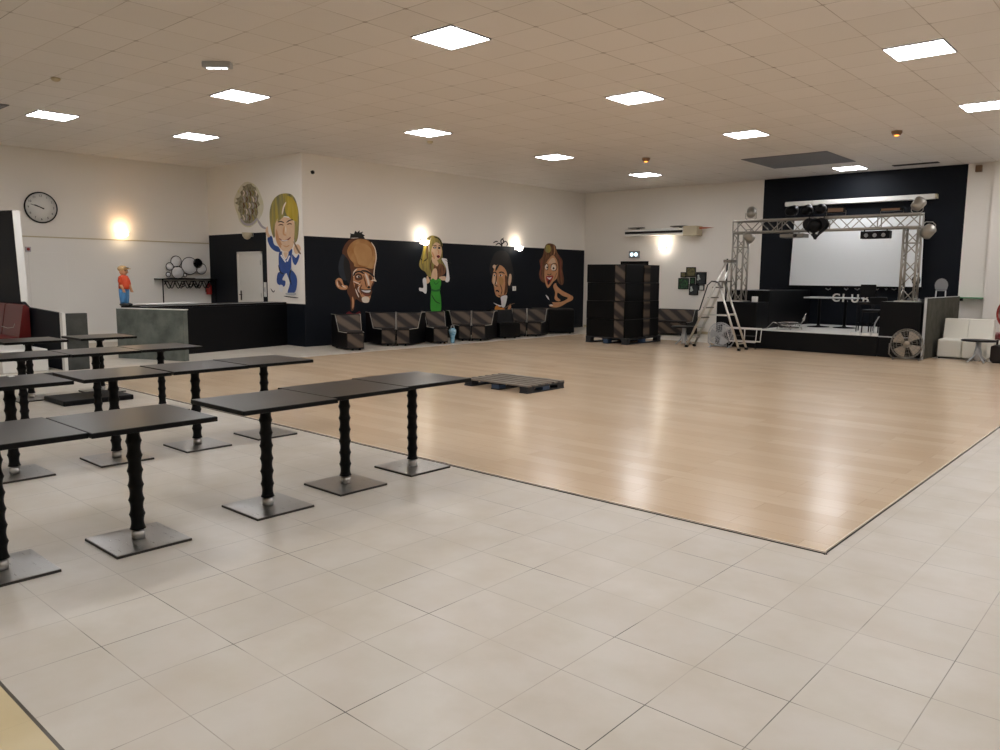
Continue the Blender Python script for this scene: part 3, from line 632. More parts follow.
# 3 dark haired man
m = Mural('painted caricature of a dark curly haired man with bow tie on black wall', (475, 230), 'x', 8.33)
m.part('hair', [('ink', [(160, 200), (120, 320), (140, 380), (160, 310), (200, 290), (240, 310), (265, 380), (270, 480), (310, 470), (320, 360), (300, 260), (270, 190), (215, 170)])] + [m.stroke('ink', q_, 9) for q_ in ([(170, 128), (200, 110), (225, 135), (215, 90), (240, 65)], [(215, 130), (250, 95), (270, 115), (262, 135)], [(225, 70), (238, 95), (215, 130)], [(150, 108), (175, 95), (190, 100)])])
m.part('face', [('skin', [(160, 315), (185, 290), (225, 300), (262, 350), (268, 450), (262, 530), (215, 560), (180, 552), (165, 520), (155, 460), (140, 430), (148, 370)]), ('skin2', [(150, 375), (165, 360), (172, 470), (158, 460), (145, 430)]), ('skin2', [(285, 370), (302, 375), (300, 430), (285, 465), (275, 440)]), ('skin2', ell(160, 305, 14, 16)), ('ink', [(168, 330), (178, 298), (205, 285), (190, 315), (172, 345)]), ('umber', [(248, 380), (268, 400), (266, 500), (255, 530), (240, 540), (250, 460)]), ('tanlt', [(195, 400), (230, 400), (235, 450), (205, 460)]), m.stroke('cream', [(178, 385), (174, 430), (182, 452)], 7), m.stroke('umber', [(190, 540), (215, 552), (240, 540)], 8)])
m.part('features', [m.stroke('ink', [(148, 358), (165, 352), (180, 366)], 9), m.stroke('ink', [(195, 358), (220, 350), (245, 364)], 10), m.stroke('ink', [(180, 365), (172, 430), (165, 460), (190, 468)], 8), ('cream', ell(160, 379, 11, 7)), ('cream', ell(213, 378, 14, 8)), ('ink', ell(159, 379, 6, 7)), ('ink', ell(211, 378, 7, 8)), m.stroke('ink', [(168, 510), (185, 505), (198, 518)], 12), m.stroke('ink', [(205, 450), (222, 500), (212, 545)], 6)])
m.part('collar', [('wpaint', [(215, 555), (262, 545), (262, 580), (245, 640), (222, 640), (215, 590)]), ('wpaint', [(150, 605), (200, 625), (240, 628), (200, 638)])])
m.part('guitar', [('orangep', [(165, 640), (185, 625), (205, 645), (240, 650), (242, 675), (205, 668), (180, 685), (162, 670)]), ('skin', [(275, 640), (290, 615), (298, 640), (285, 670), (270, 660)]), m.stroke('brown', [(235, 660), (285, 625), (330, 610)], 6)])
# 4 red haired woman
m = Mural('painted caricature of a laughing auburn haired woman with bare arm on black wall', (525, 235), 'x', 9.375)
m.part('hair', [('dkbrn', [(235, 78), (195, 92), (178, 140), (165, 200), (135, 240), (145, 300), (130, 370), (150, 430), (190, 440), (180, 330), (215, 230), (265, 190), (305, 240), (310, 330), (300, 420), (340, 470), (365, 430), (350, 330), (350, 240), (300, 160), (285, 100)]), ('blondg', ell(215, 130, 30, 38)), m.stroke('redbrown', [(160, 230), (150, 300), (145, 380), (165, 425)], 11), m.stroke('umber', [(195, 180), (180, 230), (165, 300)], 10), m.stroke('redbrown', [(300, 180), (335, 260), (330, 340), (350, 420)], 11), m.stroke('umber', [(315, 220), (320, 300), (315, 400)], 9), m.stroke('skin', [(270, 90), (278, 150), (268, 190)], 7)])
m.part('face', [('skin', [(262, 190), (225, 220), (195, 270), (180, 340), (185, 430), (205, 490), (225, 490), (262, 440), (300, 400), (310, 320), (300, 240)]), ('skin2', [(240, 225), (270, 215), (285, 260), (240, 270), (215, 265)]), ('cream', ell(200, 298, 15, 26)), ('cream', ell(265, 305, 24, 30)), ('ink', ell(205, 303, 6, 9)), ('ink', ell(266, 312, 9, 10))])
m.part('features', [m.stroke('ink', [(184, 290), (200, 268), (214, 290), (210, 325), (190, 325)], 6), m.stroke('ink', [(240, 310), (250, 275), (285, 268), (298, 300), (285, 332), (250, 335)], 6), m.stroke('ink', [(205, 365), (225, 375), (248, 362)], 7), ('lips', [(195, 390), (225, 382), (262, 385), (240, 440), (215, 470), (200, 430)]), ('wpaint', [(202, 395), (225, 400), (248, 395), (228, 418)]), ('ink', [(212, 430), (232, 422), (225, 455), (214, 460)]), m.stroke('brown', [(270, 420), (285, 380), (300, 350)], 6)])
m.part('arm', [('skin', [(262, 480), (285, 450), (300, 480), (345, 520), (420, 560), (448, 580), (440, 610), (390, 635), (330, 670), (280, 680), (235, 672), (225, 655), (262, 650), (250, 632), (300, 630), (350, 622), (400, 590), (350, 570), (305, 540), (300, 580), (330, 610), (310, 622), (275, 600), (280, 540)]), ('wpaint', [(190, 560), (215, 580), (225, 610), (205, 590)]), ('cream', [(225, 655), (250, 650), (258, 665), (228, 665)])])
# 5 blond skater on the white panel
m = Mural('painted caricature of a blond man in blue suit on white pillar', (225, 175), 'y', 5.553)
m.part('hair', [('blondg', [(345, 102), (300, 110), (265, 145), (248, 210), (255, 300), (275, 350), (285, 270), (300, 235), (345, 230), (385, 255), (385, 370), (405, 350), (412, 240), (400, 160), (378, 115)])])
m.part('face', [('skin2', [(300, 240), (278, 280), (282, 360), (310, 410), (345, 432), (375, 405), (385, 350), (384, 260), (345, 236)]), ('skin', [(285, 300), (300, 345), (312, 400), (300, 395), (284, 355)]), ('blondg', [(292, 255), (310, 180), (345, 125), (350, 190), (330, 225), (312, 245)]), ('goldp', [(345, 118), (385, 140), (404, 200), (398, 255), (376, 250), (345, 222), (335, 190)]), m.stroke('cream', [(318, 220), (326, 180), (340, 150)], 8), m.stroke('ink', [(294, 262), (312, 258), (330, 266)], 6), m.stroke('ink', [(342, 264), (360, 252), (380, 248)], 6), m.stroke('umber', [(298, 280), (312, 275), (326, 280)], 6), m.stroke('umber', [(346, 276), (360, 270), (374, 274)], 6), m.stroke('skin', [(330, 285), (326, 325), (342, 335)], 8), m.stroke('cream', [(338, 285), (340, 320)], 7), m.stroke('redbrown', [(302, 352), (325, 366), (352, 358), (366, 345)], 7), m.stroke('wpaint', [(312, 360), (330, 366), (350, 361)], 4), m.stroke('skin', [(296, 340), (300, 360), (318, 390)], 7), m.stroke('skin', [(325, 392), (345, 398), (360, 388)], 6)])
m.part('suit', [('bluep', [(240, 345), (262, 340), (275, 385), (300, 400), (310, 425), (285, 425), (258, 405), (240, 370)]), ('bluep', [(305, 425), (345, 435), (375, 410), (370, 470), (368, 520), (345, 545), (310, 545), (300, 490)]), ('bluep', [(375, 440), (395, 460), (410, 440), (415, 455), (395, 500), (378, 480)]), ('bluep', [(300, 540), (335, 545), (320, 580), (338, 590), (330, 620), (295, 605), (290, 575)]), ('bluep', [(345, 540), (375, 530), (402, 575), (392, 650), (350, 655), (362, 600)]), ('cream', [(318, 430), (355, 430), (338, 470)]), ('skin2', [(328, 432), (352, 432), (340, 462)])] + [('wpaint', ell(316+5.5*k, 448+8*k, 5, 5)) for k in range(5)] + [('wpaint', ell(360-3.5*k, 452+8*k, 5, 5)) for k in range(4)] + [m.stroke('slate', [(372, 520), (362, 560), (372, 610)], 7), m.stroke('slate', [(300, 500), (312, 540), (330, 548)], 7)])
m.part('hands', [('skin2', [(228, 310), (240, 285), (245, 320), (255, 340), (240, 345)]), ('skin2', [(385, 400), (410, 385), (425, 410), (410, 435), (392, 435)]), m.stroke('brown', [(385, 370), (410, 420), (425, 440)], 10)])
m.part('shoes', [('wpaint', [(305, 612), (325, 615), (322, 648), (305, 640)]), ('lgrey', [(345, 655), (395, 655), (392, 668), (345, 665)]), m.stroke('ink', [(330, 672), (370, 678), (412, 682)], 6), m.stroke('ink', [(258, 630), (272, 650), (280, 640)], 5)])
# 6 grey spray painted head
m = Mural('faded grey and yellow spray painted head on white wall above the door', (225, 175), 'y', 5.553)
m.part('aura', [('yellowp', [(110, 40), (70, 90), (50, 150), (70, 220), (90, 270), (140, 290), (195, 240), (215, 170), (190, 90), (160, 50)])])
m.part('head', [('mottle', [(125, 50), (110, 62), (98, 60), (100, 80), (85, 95), (90, 110), (78, 125), (60, 130), (72, 145), (55, 155), (78, 170), (72, 195), (85, 215), (90, 250), (130, 278), (170, 255), (185, 210), (180, 180), (195, 165), (183, 140), (188, 115), (176, 95), (172, 70), (155, 62), (145, 48)], 1), m.stroke('lilac', [(85, 240), (110, 272), (150, 272), (182, 238)], 13), m.stroke('lilac', [(180, 245), (205, 285), (235, 300)], 12)] + [m.stroke(('cream', 'lilac', 'umber', 'blond')[k % 4], [(100+17*(k % 5), 85+34*(k//5)), (108+17*(k % 5), 100+34*(k//5)), (100+17*(k % 5)+(k % 3)*5, 118+34*(k//5))], 6) for k in range(24)])

# ------------------------------------------------------------------ lounge seats
def lounge(lb, loc, rz, wl, wr, fl, fr, hb=.66, hs=.36, dep=.68, back=True, striped=True, group='striped lounge seats along the wall'):
    """front is local -Y; wl/wr half widths at the back, fl/fr at the front"""
    t = thing('lounge_seat', lb, 'seat', loc, rz, group)
    yb, yf = dep/2, -dep/2
    def X(s, y):
        u = (y-yf)/(yb-yf); return -(fl+(wl-fl)*u) if s < 0 else fr+(wr-fr)*u
    pr = [(yb, .03), (yf, .03), (yf, hs), (yf+dep*.55, hs), (yf+dep*.75, hb), (yb, hb)] if back else [(yb, .03), (yf, .03), (yf, hs), (yb, hs)]
    L = [Vector((X(-1, y), y, z)) for y, z in pr]; R = [Vector((X(1, y), y, z)) for y, z in pr]; n = len(pr)
    b = MB(); b._add(L+R, [tuple(range(n)), tuple(range(n, 2*n))[::-1]] + [(i, n+i, n+(i+1) % n, (i+1) % n) for i in range(n)], 'vinyl'); b.build('body', t)
    def slab(pts, d, m, nm, ins=.03):
        b = MB(); q = []
        for s in (-1, 1):
            for y, z in pts: q.append((s, y, z))
        a = [Vector((X(s, y)+(-s*ins), y, z)) for s, y, z in q]
        q4 = [a[0], a[1], a[3], a[2]]; b.prism(q4, d, m); return b.build(nm, t)
    if striped:
        slab([(yf-.001, .06), (yf-.001, hs-.02)], (0, -.012, 0), 'stripe', 'front_panel', .012)
        if back: slab([(yf+dep*.56-.012, hs+.02), (yf+dep*.745-.012, hb-.02)], (0, -.03, .01), 'stripe', 'back_cushion', .014)
    if back: slab([(yf+.01, hs+.001), (yf+dep*.5, hs+.001)], (0, 0, .025), 'brownf' if striped else 'vinyl', 'seat_cushion', .02)
    b = MB()
    for s in (-1, 1):
        e = [(yf+.0, hs+.004), (yf+dep*.52, hs+.006), (yf+dep*.74, hb+.002), (yb, hb+.004)] if back else [(yf, hs+.003), (yb, hs+.003)]
        b.tube([(X(s, y), y, z) for y, z in e], .007, 'piping' if striped else 'vinyl', 6)
    b.build('piping', t)
    b = MB()
    for s in (-.7, .7):
        for y in (yf+.08, yb-.08): b.box((X(1, y)-.05)*s-.02, (X(1, y)-.05)*s+.02, y-.02, y+.02, 0, .03, 'black')
    b.build('foot', t)
    return t
def face_cam(x, y, d=0): return math.atan2(-x, y)*1.0 + math.radians(d)   # rotate local -Y towards the camera
FL = .001
def lz(x, y): return (x, y, .012 if (DF[0] < x-.45) else 0)
lounge('single striped lounge seat at left end of the row below the bald man', (-13.0, 9.98, 0), math.radians(72), .27, .34, .22, .14, .70, .36, .8)
th = face_cam(-12.9, 11.3)
def along(x, y, d): # step along the seat's own left-right axis at yaw
    a = face_cam(x, y); return (x+math.cos(a)*d, y+math.sin(a)*d, 0)
lounge('left striped lounge seat of pair between bald man and blonde woman', along(-13.1, 11.3, -.01), th, .66, 0, .30, 0, .70)
lounge('right striped lounge seat of pair between bald man and blonde woman', along(-13.1, 11.3, .01), th, 0, .64, 0, .28, .70)
lounge('single lounge seat with narrow striped back under green dress', (-12.86, 12.36, 0), math.radians(66), .30, .24, .24, .1, .70)
th = face_cam(-12.85, 13.6)
lounge('left striped lounge seat of pair under dark haired man', along(-12.92, 13.5, -.01), th, .60, 0, .28, 0, .68)
lounge('right striped lounge seat of pair under dark haired man', along(-12.92, 13.5, .01), th, 0, .62, 0, .32, .68)
lounge('black lounge seat seen from its side under guitar mural', (-12.82, 14.62, 0), math.radians(68), .34, .26, .32, .24, .68, striped=False)
th = face_cam(-12.8, 15.6)
lounge('left striped lounge seat of pair under laughing woman', along(-12.9, 15.55, -.01), th, .40, 0, .3, 0, .68)
lounge('right striped lounge seat of pair under laughing woman', along(-12.9, 15.55, .01), th, 0, .56, 0, .36, .68)
t = thing('lounge_seat', 'plain black high sided lounge seat beside the stacked seats', 'seat', (-13.0, 16.85, 0), math.radians(45), 'striped lounge seats along the wall')
MB().box(-.62, .5, -.3, .3, .03, .64, 'vinyl', .02).build('body', t); MB().box(-.6, .48, -.31, .28, .645, .67, 'brownf', .01).build('seat_cushion', t)
b = MB()
for x in (-.5, .4):
    for y in (-.2, .2): b.box(x-.02, x+.02, y-.02, y+.02, 0, .03, 'black')
b.build('foot', t)
lounge('striped lounge seat between the stacked seats and the ladder', (-10.45, 18.75, 0), math.radians(8), .5, .55, .45, .5, .68, .36)
bg = thing('carrier_bag', 'light blue and white bag on floor between the lounge pairs', 'bag', (-12.58, 12.53, 0.0), .7)
MB().lathe([(.04, 0), (.05, .03), (.05, .14), (.085, .24), (.085, .3), (.04, .34), (.0, .34)], 'bag', seg=14).build('sack', bg); MB().tube([(-.04, 0, .32), (-.03, 0, .39), (.03, 0, .39), (.04, 0, .32)], .008, 'whitep', 6).build('handle', bg)

# ------------------------------------------------------------------ pallets and the stacked seats
def pallet(lb, loc, rz, lx, ly, board, block, H, frame):
    t = thing('pallet', lb, 'pallet', loc, rz, 'flat pallets on the dance floor')
    n = 6; wd = ly/n*.62
    for k in range(n):
        y = -ly/2+wd/2+k*(ly-wd)/(n-1); MB().box(-lx/2, lx/2, y-wd/2, y+wd/2, H-.02, H, board, .002).build('deck_board', t)
    for i in (-1, 0, 1):
        MB().box(i*(lx/2-.07)-.07, i*(lx/2-.07)+.07, -ly/2, ly/2, H-.04, H-.02, frame).build('stringer', t)
        MB().box(i*(lx/2-.07)-.07, i*(lx/2-.07)+.07, -ly/2, ly/2, 0, .018, frame).build('bottom_board', t)
        for j in (-1, 0, 1): MB().box(i*(lx/2-.07)-.065, i*(lx/2-.07)+.065, j*(ly/2-.075)-.07, j*(ly/2-.075)+.07, .018, H-.04, block if (i+j) % 2 else frame).build('block', t)
    return t
pallet('dark slatted pallet lying alone on the dance floor', (-6.91, 8.07, .012), 0, 1.14, .78, 'pallet', 'palletb', .105, 'palletd')
pallet('dark pallet under the tall stack of black seats', (-10.02, 15.66, .012), 0, 1.12, 1.5, 'palletd', 'palletb', .144, 'palletd')
lay = ['bottom', 'second', 'third', 'top']
for j, yc in enumerate((15.29, 16.02)):
    for k in range(4):
        z = .012+.145+k*.4125
        jx = random.uniform(-.012, .012) - (.02 if (k == 3 and j) else 0)
        t = thing('stacked_seat', '%s black seat of the %s column stacked on the pallet' % (lay[k], 'nearer' if j == 0 else 'farther'), 'seat', (-9.98+jx, yc, z), 0, 'black seats stacked on the pallet')
        MB().box(-.60, .20, -.36, .355, 0, .411, 'vinyl', .008).build('side_panel', t)
        MB().box(.205, .465, -.36, .355, 0, .411, 'vinyl', .008).build('body', t)
        if j == 0:
            MB().prism([(.18, -.375, .01), (.43, -.375, .01), (.43, -.362, .01), (.18, -.362, .01)], (0, 0, .385), 'stripe').build('front_panel', t)
        else:
            MB().box(.466, .48, -.34, -.08, .01, .395, 'stripe').build('front_panel', t)
        MB().tube([(.2, -.366, .402), (-.58, -.366, .402)], .006, 'vinyl', 6).build('piping', t)

# ------------------------------------------------------------------ things on the stage wall
ac = thing('air_unit', 'long white wall air unit with black slot and beige end box', 'air unit', (0, YS, 0))
MB().box(-12.38, -10.52, -.3, -.001, 2.68, 2.86, 'whitep', .015).build('casing', ac)
MB().box(-12.36, -10.54, -.308, -.295, 2.735, 2.80, 'dark').build('air_slot', ac)
MB().box(-10.51, -10.1, -.34, -.02, 2.64, 2.90, 'beige', .01).build('end_box', ac)
for x in (-12.1, -10.75): MB().box(x-.22, x+.22, -.22, -.02, 2.90, 2.925, 'wire').build('bracket', ac); 
b = MB()
for x in (-12.1, -10.75): b.box(x-.03, x+.03, -.06, -.001, 2.86, 2.925, 'wire')
b.build('bracket_foot', ac)
MB().lathe([(.0, .42), (.03, .05), (.035, 0)], 'orange', c=(-10.095, -.18, 2.84), axis='x', seg=12).build('nozzle', ac)
sg = thing('exit_sign', 'small lit emergency sign above the dark doorway', 'sign', (-12.2, YS, 2.17))
MB().box(-.17, .17, -.06, -.001, -.10, .10, 'grey', .01).build('housing', sg)
for s in (-1, 1): MB().lathe([(0, -.07), (.05, -.07), (.055, -.058)], 'signw', c=(s*.07, 0, 0), axis='y', seg=16).build('lamp', sg)
# picture group
px = lambda x, y: at_y(670+x/18.75, 260+y/18.75, YS)
pics = [((205, 228, 310, 325), 'photo2', 'small dark picture upper left of the wall picture cluster'), ((305, 135, 490, 318), 'photo2', 'olive toned picture topmost in the wall picture cluster'), ((490, 228, 690, 455), 'photo3', 'large dark picture with pale marks right in wall picture cluster'),
        ((158, 340, 360, 545), 'photo1', 'green garden picture left in the wall picture cluster'), ((378, 330, 478, 452), 'photo1', 'small green picture in middle of wall picture cluster'), ((362, 455, 540, 655), 'photo3', 'dark picture lowest in the wall picture cluster'), ((545, 462, 650, 572), 'photo4', 'small white picture lower right of the wall picture cluster')]
for (x0, y0, x1, y1), mm, lb in pics:
    a = px(x0, y1); c = px(x1, y0); a2 = px(x1, y1)
    t = thing('picture', lb, 'picture', ((a.x+c.x)/2, YS, (a.z+c.z)/2), group='framed pictures clustered on stage wall')
    hw = (c.x-a.x)/2; hz = (c.z-a.z)/2
    b = MB(); fwd = .02
    for q in ((-hw, hw, hz-fwd, hz), (-hw, hw, -hz, -hz+fwd), (-hw, -hw+fwd, -hz, hz), (hw-fwd, hw, -hz, hz)): b.box(q[0], q[1], -.03, -.001, q[2], q[3], 'black')
    b.build('frame', t); MB().box(-hw+.015, hw-.015, -.02, -.001, -hz+.015, hz-.015, mm).build('print', t)
    if mm == 'photo3':
        b = MB()
        for (ux, uz, r) in ((-.55, .4, .03), (-.5, .1, .035), (-.6, -.2, .03), (-.3, -.1, .025)): b.lathe([(0, -.022), (r, -.022), (r, -.0205)], 'photo4', c=(ux*hw, 0, uz*hz), axis='y', seg=8)
        b.build('pale_marks', t)
# projection screen
ps = thing('projection_screen', 'big white projection screen fixed before the black stage wall', 'screen', (0, 19.42, 0))
b = MB(); b.prism([(-7.63, -.004, 1.36), (-4.65, -.004, 1.36), (-4.69, -.004, 3.0), (-7.58, -.004, 3.0)], (0, .008, 0), 'screen'); b.build('fabric', ps)
MB().box(-7.68, -4.62, -.014, .014, 1.31, 1.359, 'black', .006).build('bottom_bar', ps)
for x in (-7.5, -4.8): MB().box(x-.03, x+.03, .005, .119, 2.9, 2.96, 'black').build('wall_bracket', ps)
cs = thing('screen_case', 'long white roller case on black wall above the projection screen', 'screen case', (0, YS, 0))
MB().box(-7.84, -4.5, -.15, -.001, 3.29, 3.40, 'whitep', .012).build('tube', cs); MB().box(-4.5, -4.46, -.14, -.005, 3.295, 3.395, 'beige', .006).build('end_cap', cs)
# CLUB lettering
sgn = thing('wall_sign', 'white CLUB lettering on the black wall below the screen', 'sign', (0, YS, 0))
FY = Matrix(((1, 0, 0), (0, 0, -1), (0, 1, 0))).to_4x4()
for i, chh in enumerate('CLUB'):
    p = at_y((835.8, 844.6, 854.8, 865.2)[i], (298, 298.4, 298.9, 299.4)[i], YS-.02)
    text('letter', chh, .27, 'whitep', Matrix.Translation((p.x, -.012, p.z)) @ FY, sgn, .01, off=.004)
b = MB()
for x, wd in ((828, .12), (846, .09), (857, .12), (877, .08), (886, .05), (894, .13)):
    p = at_y(x, 289.2, YS-.02); b.tube([(p.x-wd/2, -.012, p.z+.02), (p.x, -.012, p.z-.015), (p.x+wd/2, -.012, p.z+.02)], .014, 'lgrey', 6)
b.build('letter_foot', sgn)

# ------------------------------------------------------------------ stage
st = thing('stage', 'low black stage with pale top in front of the screen', 'stage', (0, 0, 0))
MB().box(-7.1, -4.62, 16.36, 19.5, 0, .405, 'black').build('platform', st)
MB().box(-7.1, -4.62, 16.34, 19.5, .406, .42, 'stagetop').build('stage_floor', st)
b = MB().box(-8.04, -7.11, 16.36, 17.0, 0, 1.0, 'black', .006); o = b.build('stage_block'); tag(o, 'black block left of the stage carrying the truss leg', 'stage block')
b = MB().box(-8.04, -7.11, 17.02, 19.45, 0, 1.25, 'black', .006); b.box(-8.02, -7.13, 17.03, 17.05, 1.252, 1.262, 'lgrey'); o = b.build('stage_block'); tag(o, 'taller black block behind the left truss leg', 'stage block')
b = MB().box(-4.61, -3.88, 16.36, 19.45, 0, 1.09, 'black', .006); b.box(-4.61, -3.88, 16.355, 16.375, .40, .42, 'lgrey'); o = b.build('stage_block'); tag(o, 'black block right of the stage behind the grey fan', 'stage block')
b = MB().box(-3.84, -3.80, 16.4, 19.1, 0, 1.17, 'stonebr'); pt = b.build('side_partition'); tag(pt, 'brown grey stone partition between stage and white sofa', 'partition')
MB().box(-3.842, -3.798, 16.385, 16.40, 0, 1.18, 'lgrey').build('corner_trim', pt); MB().box(-3.842, -3.798, 16.385, 19.1, 1.171, 1.182, 'lgrey').build('top_edge', pt)

# truss arch
tr = thing('truss_arch', 'aluminium truss arch standing over the stage front', 'truss', (0, 0, 0))
def truss_seg(p0, p1, u, v, s, name):
    p0, p1, u, v = Vector(p0), Vector(p1), Vector(u)*s/2, Vector(v)*s/2
    b = MB(); cor = [u+v, u-v, -u-v, -u+v]
    for c in cor: b.tube([p0+c, p1+c], .024, 'truss', 8)
    n = max(2, int((p1-p0).length/.25))
    for k in range(n):
        a, e = p0.lerp(p1, k/n), p0.lerp(p1, (k+1)/n)
        for i in range(4):
            c0, c1 = cor[i], cor[(i+1) % 4]
            if k % 2: c0, c1 = c1, c0
            b.tube([a+c0, e+c1], .011, 'truss', 6)
        if k % 4 == 0:
            for i in range(4): b.tube([a+cor[i], a+cor[(i+1) % 4]], .011, 'truss', 6)
    for e in (p0, p1):
        for i in range(4): b.tube([e+cor[i], e+cor[(i+1) % 4]], .014, 'truss', 6)
    return b.build(name, tr)
TY = 16.72; s_ = .25
truss_seg((-7.71, TY, 1.02), (-7.71, TY, 2.5), (1, 0, 0), (0, 1, 0), s_, 'leg'); truss_seg((-4.22, TY, 1.11), (-4.22, TY, 2.5), (1, 0, 0), (0, 1, 0), s_, 'leg')
truss_seg((-7.85, TY, 2.645), (-4.08, TY, 2.645), (0, 1, 0), (0, 0, 1), s_, 'crossbeam')
for x, z in ((-7.71, 1.0), (-4.22, 1.09)): MB().box(x-.2, x+.2, TY-.2, TY+.2, z+.002, z+.018, 'alu', .003).build('base_plate', tr)
def par(lb, loc, rx, rz, m, r=.1, L=.22, grp='stage lamps on the truss', yoke='truss', up=1):
    t = thing('stage_lamp', lb, 'stage lamp', loc, rz, grp)
    R = Matrix.Rotation(rx, 4, 'X')
    MB().lathe([(r*.5, L*.5), (r*.9, L*.3), (r, -L*.2), (r*1.05, -L*.5), (r*.95, -L*.5), (r*.85, -L*.2)], m, X=R, seg=18).build('can', t)
    MB().lathe([(0, -L*.25), (r*.86, -L*.25), (r*.86, -L*.22)], 'wire' if m == 'black' else 'lgrey', X=R, seg=18).build('lens', t)
    b = MB(); h = .16*up
    for s in (-1, 1): b.tube([(s*r*1.12, 0, 0), (s*r*1.12, 0, h*.7), (s*r*.6, 0, h)], .008, yoke, 6)
    b.tube([(-r*.6, 0, h), (r*.6, 0, h)], .008, yoke, 6); b.build('yoke', t)
    return t
par('silver stage lamp standing on the left truss corner', (-7.5, TY, 2.945), math.radians(120), .3, 'truss', up=-1)
par('silver stage lamp hanging below the left truss corner', (-7.5, TY-.1, 2.42), math.radians(60), -.5, 'truss')
par('silver stage lamp standing on the right truss corner', (-4.17, TY, 2.945), math.radians(130), -.4, 'truss', .11, up=-1)
par('silver stage lamp fixed outside the right truss leg', (-3.93, TY-.05, 2.45), math.radians(60), .9, 'truss', .12)
for i, (x, w_) in enumerate(((-6.64, .1), (-6.32, .1), (-6.02, .1))): par('%s dark stage lamp of three above the truss beam' % ['left', 'middle', 'right'][i], (x, TY+.05, 2.95), math.radians(100), .2*i-.2, 'black', .105, .26, yoke='black', up=-1)
t = thing('floodlight', 'small black floodlight on top of the truss beam', 'floodlight', (-5.68, TY, 2.80)); MB().box(-.17, .17, -.05, .05, .06, .17, 'black', .01).build('housing', t); MB().box(-.15, .15, -.056, -.05, .08, .155, 'brown').build('glass', t); MB().tube([(-.19, 0, .11), (-.19, 0, .005), (.19, 0, .005), (.19, 0, .11)], .008, 'wire', 6).build('yoke', t)
t = thing('floodlight', 'flat dark floodlight on right end of the truss beam', 'floodlight', (-4.62, TY, 2.80)); MB().box(-.2, .2, -.1, .1, .05, .1, 'black', .01).build('housing', t); MB().box(-.17, .17, -.106, -.1, .055, .095, 'brown').build('glass', t); MB().tube([(-.21, 0, .08), (-.21, 0, .005), (.21, 0, .005), (.21, 0, .08)], .008, 'wire', 6).build('yoke', t)
t = thing('effect_light', 'big black round effect lamp clamped to middle of the truss', 'stage lamp', (-6.0, TY-.22, 2.58))
b = MB().prism([(.235*math.sin(2*PI*k/36)**3*1.05, -.07, .015*(13*math.cos(2*PI*k/36)-5*math.cos(4*PI*k/36)-2*math.cos(6*PI*k/36)-math.cos(8*PI*k/36))) for k in range(36)], (0, .14, 0), 'black'); b.build('housing', t)
MB().lathe([(.0, -.13), (.1, -.12), (.15, -.07)], 'vinyl', axis='y', seg=20, c=(0, 0, .02)).build('dome', t)
for s in (-1, 1): MB().prism([(s*.03, -.085, -.13), (s*.10, -.085, -.09), (s*.07, -.085, -.16)], (0, .012, 0), 'lgrey').build('reflector', t)
MB().tube([(-.15, 0, .02), (-.15, .05, .28), (.15, .05, .28), (.15, 0, .02)], .012, 'black', 6).build('yoke', t)
t = thing('projector', 'flat grey projector hanging under left half of the truss', 'projector', (-6.5, TY-.05, 2.42))
MB().box(-.25, .25, -.16, .16, -.04, .04, 'wire', .01).build('body', t); MB().lathe([(.04, -.19), (.04, -.16)], 'dark', axis='y', seg=14, c=(.08, 0, 0)).build('lens', t)
b = MB().tube([(-.1, 0, .04), (-.1, 0, .1)], .01, 'wire', 6); b.tube([(.1, 0, .04), (.1, 0, .1)], .01, 'wire', 6); b.build('hanger', t)
t = thing('light_bar', 'black three lamp bar hanging below right half of truss', 'stage lamp', (-4.87, TY-.05, 2.40))
MB().box(-.27, .27, -.09, .09, -.08, .07, 'black', .01).build('housing', t)
for x in (-.16, 0, .16): MB().lathe([(0, -.096), (.035, -.096), (.04, -.09)], 'grey', axis='y', seg=14, c=(x, 0, -.015)).build('lens', t)
b = MB()
for x in (-.22, .2): b.tube([(x, 0, .07), (x, 0, .12)], .012, 'black', 6)
b.build('hanger', t)
tag(MB().box(-.05, .05, -.06, .06, 0, .12, 'whitep', .008).build('white_box'), 'small white box on black block by left truss foot', 'box', loc=(-7.33, 16.75, 1.0))
tag(MB().tube([(0, 0, 0), (0, 0, .95)], .02, 'black', 8).build('stand_pole'), 'thin black upright pole beside left truss leg', 'pole', loc=(-7.95, 16.6, 1.0))
sp_ = thing('boom_gear', 'dark lamp gear standing on block inside right truss leg', 'stage lamp', (-4.18, 16.98, 1.09)); MB().box(-.1, .1, -.08, .08, 0, .06, 'grey', .01).build('base', sp_); MB().tube([(0, 0, .06), (.02, 0, .35)], .02, 'black', 8).build('arm', sp_); MB().sphere((.02, 0, .42), .1, 'black', (.8, .8, 1.1), 12).build('head', sp_)

